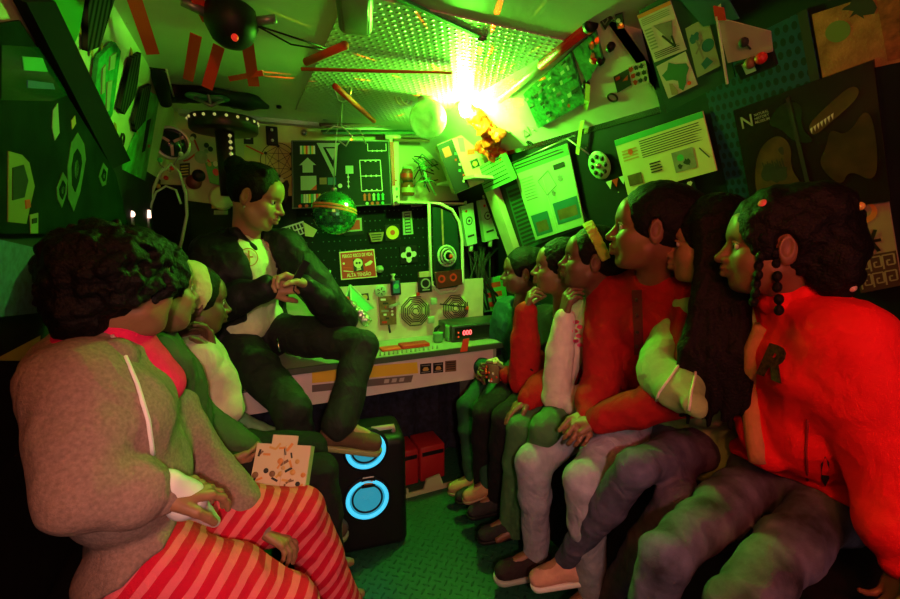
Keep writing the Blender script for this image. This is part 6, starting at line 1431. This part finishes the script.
# breadboard ladder right of the man
s = Sheet([(281, 228), (303, 221), (308, 232), (285, 241)], backY(YB-.0085), PAPER, .01)
for i in range(6):
    for j in range(2): s.rect(.06+.15*i, .12+.45*j, .16+.15*i, .46+.45*j, INK)
s.done('ladder_board', 'white ladder-shaped board with black windows right of the man', 'board')
s = Sheet([(303, 222), (317, 230), (313, 237), (305, 236)], backY(YB-.018), mk('tan clip', (.5, .4, .2), .6), .01); s.done('tan_clip', 'tan clip at the end of the white ladder-shaped board', 'clip')
# mazes
MZ = mk('maze board', (.6, .58, .3), .6)
for (cx, cy), lb, big in (((415, 311), 'round maze board with black rings, left of two', .105), ((455, 308), 'round maze board with black rings beside the amplifier', .1)):
    p = at(cx, cy, Y=LB-.0125); big *= .84; m = MB(); m.lathe(p, (0, -1, 0), [(big, 0), (big, .008)], MZ, 8); o = tag(m.build('maze_disc'), lb, 'maze')
    m = MB(); q = p+V((0, -.0085, 0))
    for k in range(7):
        r = big*(.95-.125*k)
        for j in range(8):
            if (j+k*3) % 8 == 0: continue
            t0, t1 = 2*math.pi*(j+.5)/8, 2*math.pi*(j+1.5)/8; a = q+V((r*math.cos(t0), 0, r*math.sin(t0))); b = q+V((r*math.cos(t1), 0, r*math.sin(t1))); m.frame((a+b)/2, b-a, (0, 1, 0), np.cross(b-a, (0, 1, 0)), (np.linalg.norm(b-a), .002, .0055), INK)
    m.build('maze_rings', o)
for x, y, c, lb in ((434, 301, LG, 'pale green hub square between the mazes'), (431, 320, LG, 'small pale green square below the left maze'), (418, 294, RED, 'tiny red square on the left maze'), (467, 308, ORANGE, 'tiny orange button at the right end of the maze arm')):
    m = MB(); p = at(x, y, Y=LB-.03); m.bbox(p-V((.018, .008, .018)) if c is LG else p-V((.009, .006, .009)), p+V((.018, .008, .018)) if c is LG else p+V((.009, .006, .009)), c, .002); tag(m.build('hub_block'), lb, 'block')
m = MB(); m.tube([at(440, 304, Y=LB-.04), at(466, 307, Y=LB-.04)], .004, BLACK, 6); tag(m.build('maze_pointer'), 'thin black pointer reaching over the right maze', 'pointer')
# modules above the mazes
s = Sheet([(390, 279), (399, 278), (400, 294), (391, 295)], backY(LB-.0125), BLACK, .02); s.rect(.15, .12, .85, .88, TEAL); s.circ(.5, .45, .014, GREENP); s.done('green_module', 'black module with dark green screen above the left maze', 'module')
s = Sheet([(417, 277), (429, 276), (430, 291), (418, 292)], backY(LB-.0125), BLACK, .03); s.ring(.5, .42, .028, .008, GREYP); s.rect(.2, .8, .8, .88, GREYP); s.done('speaker_module', 'small black speaker module between the two mazes', 'module')
s = Sheet([(418, 272), (428, 271), (428, 276.5), (418, 277)], backY(LB-.0125), mk('tan plate', (.45, .36, .2), .6), .02); s.done('tan_block', 'tan block on top of the small black speaker module', 'block')
m = MB(); p = at(380, 291, Y=LB-.0125); m.lathe(p, (0, -1, 0), [(.03, 0), (.031, .012), (.024, .014), (.004, .016)], LG, 20); gd = tag(m.build('mint_gauge'), 'round mint gauge left of the green module', 'gauge'); m = MB()
for k in range(5): t = k*1.256; m.frame(p+V((.015*math.cos(t), -.017, .015*math.sin(t))), (math.cos(t), 0, math.sin(t)), (0, 1, 0), (-math.sin(t), 0, math.cos(t)), (.014, .003, .004), INK)
m.build('dial_marks', gd)
s = Sheet([(378, 296), (395, 296), (396, 324), (380, 325)], backY(LB-.0125), mk('brown circuit board', (.2, .09, .04), .5, var=.5, vscale=50), .01)
for i in range(7): s.rect(.1+.12*(i % 3), .08+.13*i, .4+.15*(i % 2), .15+.13*i, [PAPER, INK, RED, GREYP][i % 4])
for i in range(3): s.circ(.75, .4+.12*i, .007, PAPER)
o = s.done('brown_circuit_board', 'brown circuit board with white components left of the left maze', 'circuit board'); m = MB(); m.tube([s.p(.5, 1), s.p(.5, 1.25)+V((0, -.02, 0))], .006, BLACK, 8); m.build('lead', o)
m = MB(); p, q = at(391, 306, Y=LB-.026), at(397, 304, Y=LB-.026); m.frame((p+q)/2, q-p, (0, 1, 0), (0, 0, 1), (.06, .02, .012), GREYP); tag(m.build('grey_bar'), 'short grey bar projecting from the brown circuit board', 'bar')
s = Sheet([(360, 294), (368, 293), (369, 300), (361, 301)], backY(LB-.0125), INK, .006); s.circ(.5, .5, .014, AMB); s.done('sticker', 'black square sticker with amber round under the danger sign', 'sticker')
m = MB(); p = at(393, 277, Y=LB-.03); m.lathe(p-V((0, 0, .02)), (0, 0, 1), [(.014, 0), (.006, .015), (.006, .02), (.014, .036)], LG, 14); tag(m.build('spool'), 'tiny pale spool above the green module', 'spool')
# prism shaped green model and foil bag
a, b, c, d = at(338, 318, Y=2.13), at(350, 285, Y=2.17), at(374, 308, Y=2.13), at(352, 318, Y=2.08)
m = MB(); m.add([a, b, c, d, a+V((0, .06, 0)), c+V((0, .06, 0))], [(0, 3, 1), (3, 2, 1), (0, 1, 4), (1, 2, 5), (4, 1, 5), (0, 4, 5, 2, 3)], mk('green facet', (.1, .5, .18), .25)); fm_ = tag(m.build('green_pyramid'), 'green faceted pyramid model on the workbench beside the man knee', 'model')
m = MB(); m.tube([a, b], .005, LG, 6); m.tube([b, c], .005, LG, 6); m.tube([d, b], .005, LG, 6); m.build('edges', fm_)
C = SDF(); p, q = at(350, 304, Y=2.07), at(366, 320, Y=2.04); C.cap(p, q, .022, .026); C.disp = lambda P: .006*nz(P, 110, 1)+.003*nz(P, 260, 2); C.amp = .01
tag(solid('foil_packet', C, .004, mk('crinkled silver', (.6, .62, .5), .25, metal=.7), None, (p+q)/2), 'crinkled silver packet leaning on the green pyramid', 'packet')
m = MB(); p = at(347, 299, Y=2.05); m.ball(p, .013, RED, 12, 8); tag(m.build('red_bead'), 'red bead on the crinkled silver packet', 'bead')
for i, (x, y, c) in enumerate(((322, 281, GP), (329, 275, LG), (318, 288, DARK), (333, 285, LG), (326, 292, DARK), (336, 292, GP))):
    m = MB(); p = at(x, y, Y=2.45); m.lathe((p[0], 2.45, p[2]-.03), (0, 0, 1), [(.012, 0), (.016, .02), (.01, .04), (.012, .055)], c, 10); tag(m.build('small_figure'), ['grey green small figure at the elbow of the man', 'tallest pale small figure under the pegboard edge', 'dark small figure nearest the man sleeve', 'pale small figure beside the green pyramid', 'dark small figure low behind the sleeve', 'grey green small figure touching the pyramid'][i], 'figure', 'small figures on the bench behind the man')
m = MB(); p, q = at(312, 296, Y=2.48), at(340, 294, Y=2.48); m.box((p[0], 2.4, p[2]-.012), (q[0], 2.56, p[2]), DARK); tag(m.build('figure_shelf'), 'small dark shelf under the row of figures', 'shelf')
# arched vehicle window frame with coils
pts = [at(x, y, Y=2.19) for x, y in ((431, 284), (430, 250), (429, 203), (440, 204), (452, 210), (459, 222), (462, 240), (463, 282), (455, 291), (440, 293))]
m = MB(); m.tube(pts, .009, mk('pale frame', (.55, .6, .4), .3), 10, closed=True); wf = tag(m.build('arched_frame'), 'pale arched vehicle window frame leaning behind the amplifier', 'frame')
s = Sheet([(432, 206), (456, 214), (461, 286), (434, 290)], backY(2.2), mk('dark pane', (.01, .03, .02), .12), .004); s.rect(.35, 0, .42, .5, WOOD); s.done('pane', '', '', parent=wf)
p = at(447, 256, Y=2.175)
for k, (r, c) in enumerate(((.054, LG), (.04, SILVER), (.025, LG))): m = MB(); m.torus(p+V((0, -.01*k, 0)), (.1, -1, .1), r, .006, c, 32); tag(m.build('coil_ring'), ['largest pale ring of the coil in the arched frame', 'middle silver ring of the coil', 'smallest pale ring of the coil'][k], 'ring', 'rings of the coil in the arched frame')
m = MB(); m.ball(p+V((.005, -.04, 0)), .012, ORANGE, 10, 8); tag(m.build('orange_ball'), 'orange ball at the middle of the coil', 'ball')
s = Sheet([(434, 272), (460, 269), (461, 284), (436, 288)], backY(2.18), mk('red black strip', (.08, .01, .01), .4), .02)
for u in (.2, .65): s.ring(u, .45, .022, .01, RED)
s.done('red_strip', 'dark strip with two red rings across the foot of the arched frame', 'strip')
# hanging disco ball
p = at(335, 213, Y=2.18); R_ = .104
MIR = mk('mirror tiles', (.12, .75, .25), .12, metal=.85)
m = MB(); nu, nv = 40, 22
for i in range(nv):
    for k in range(nu):
        f = lambda t, q: p+R_*V((math.sin(t)*math.cos(q), math.sin(t)*math.sin(q), math.cos(t)))
        t0, t1, q0, q1 = math.pi*(i+.06)/nv, math.pi*(i+.94)/nv, 2*math.pi*(k+.06)/nu, 2*math.pi*(k+.94)/nu
        m.add([f(t0, q0), f(t1, q0), f(t1, q1), f(t0, q1)], [(0, 1, 2, 3)], MIR)
m.ball(p, R_*.988, mk('ball core', (.02, .12, .04), .4), 32, 20)
db = tag(m.build('disco_ball'), 'green mirrored disco ball with orange band hanging over the workbench', 'ball')
m = MB(); 
for k in range(2): m.lathe(p+V((0, 0, .022-.014*k)), (.18, .1, 1), [(R_*1.0, -.005), (R_*1.012, 0), (R_*1.0, .005)], mk('orange band', (.8, .24, .06), .4), 40, False)
m.build('band', db); m = MB(); m.lathe(p+V((0, 0, R_-.002)), (0, 0, 1), [(.014, 0), (.014, .014), (.004, .02)], SILVER, 12); m.build('cap', db)
m = MB(); m.tube([p+V((0, 0, R_+.016)), at(335, 150, Y=2.18), at(338, 122, Y=2.18), at(338, 110, Y=2.18)], .0022, SILVER, 6); m.build('hanging_wire', db)
# wire loop and hanging triangle
m = MB(); m.tube([at(x, y, Y=1.95) for x, y in ((341, 52), (333, 65), (332, 82), (338, 100), (343, 103), (350, 98), (352, 80), (348, 62))], .004, SILVER, 8, closed=True); m.tube([at(342, 103, Y=1.95), at(341, 128, Y=1.95)], .004, SILVER, 8)
tag(m.build('wire_loop'), 'silver wire loop hanging from the ceiling above the disco ball', 'wire loop')
m = MB(); m.tube([at(x, y, Y=1.94) for x, y in ((326, 132), (334, 126), (344, 128), (352, 136), (346, 146), (338, 140))], .003, SILVER, 6); m.tube([at(x, y, Y=1.96) for x, y in ((330, 128), (346, 126), (360, 130), (366, 144))], .003, LG, 6); tag(m.build('wire_cluster'), 'loose cluster of bent silver wires under the wire loop', 'wires')
# glass globe lamp near the bright light
p = at(428, 119, Y=1.95); m = MB(); m.ball(p, .085, mk('frosted globe', (.7, .8, .6), .25, var=.5, vscale=14, trans=.5), 32, 20); gb = tag(m.build('glass_globe'), 'pale green glass globe hanging left of the bright lamp', 'globe')
m = MB(); m.lathe(p+V((0, -.0, .07)), (0, 0, 1), [(.045, 0), (.04, .02), (.02, .03), (.02, .055)], CREAM, 18); m.build('fitting', gb); m = MB(); m.tube([p+V((0, 0, .12)), V((p[0], p[1], ZC))], .005, SILVER, 6); m.build('rod', gb)
m = MB(); q = at(401, 96, Y=2.0)
for k in range(2): m.torus(q+V((.02*k, 0, 0)), (.5, -1, .3*k), .04, .005, CREAM, 24)
tag(m.build('cream_rings'), 'pair of cream wire rings on the ceiling left of the glass globe', 'rings')
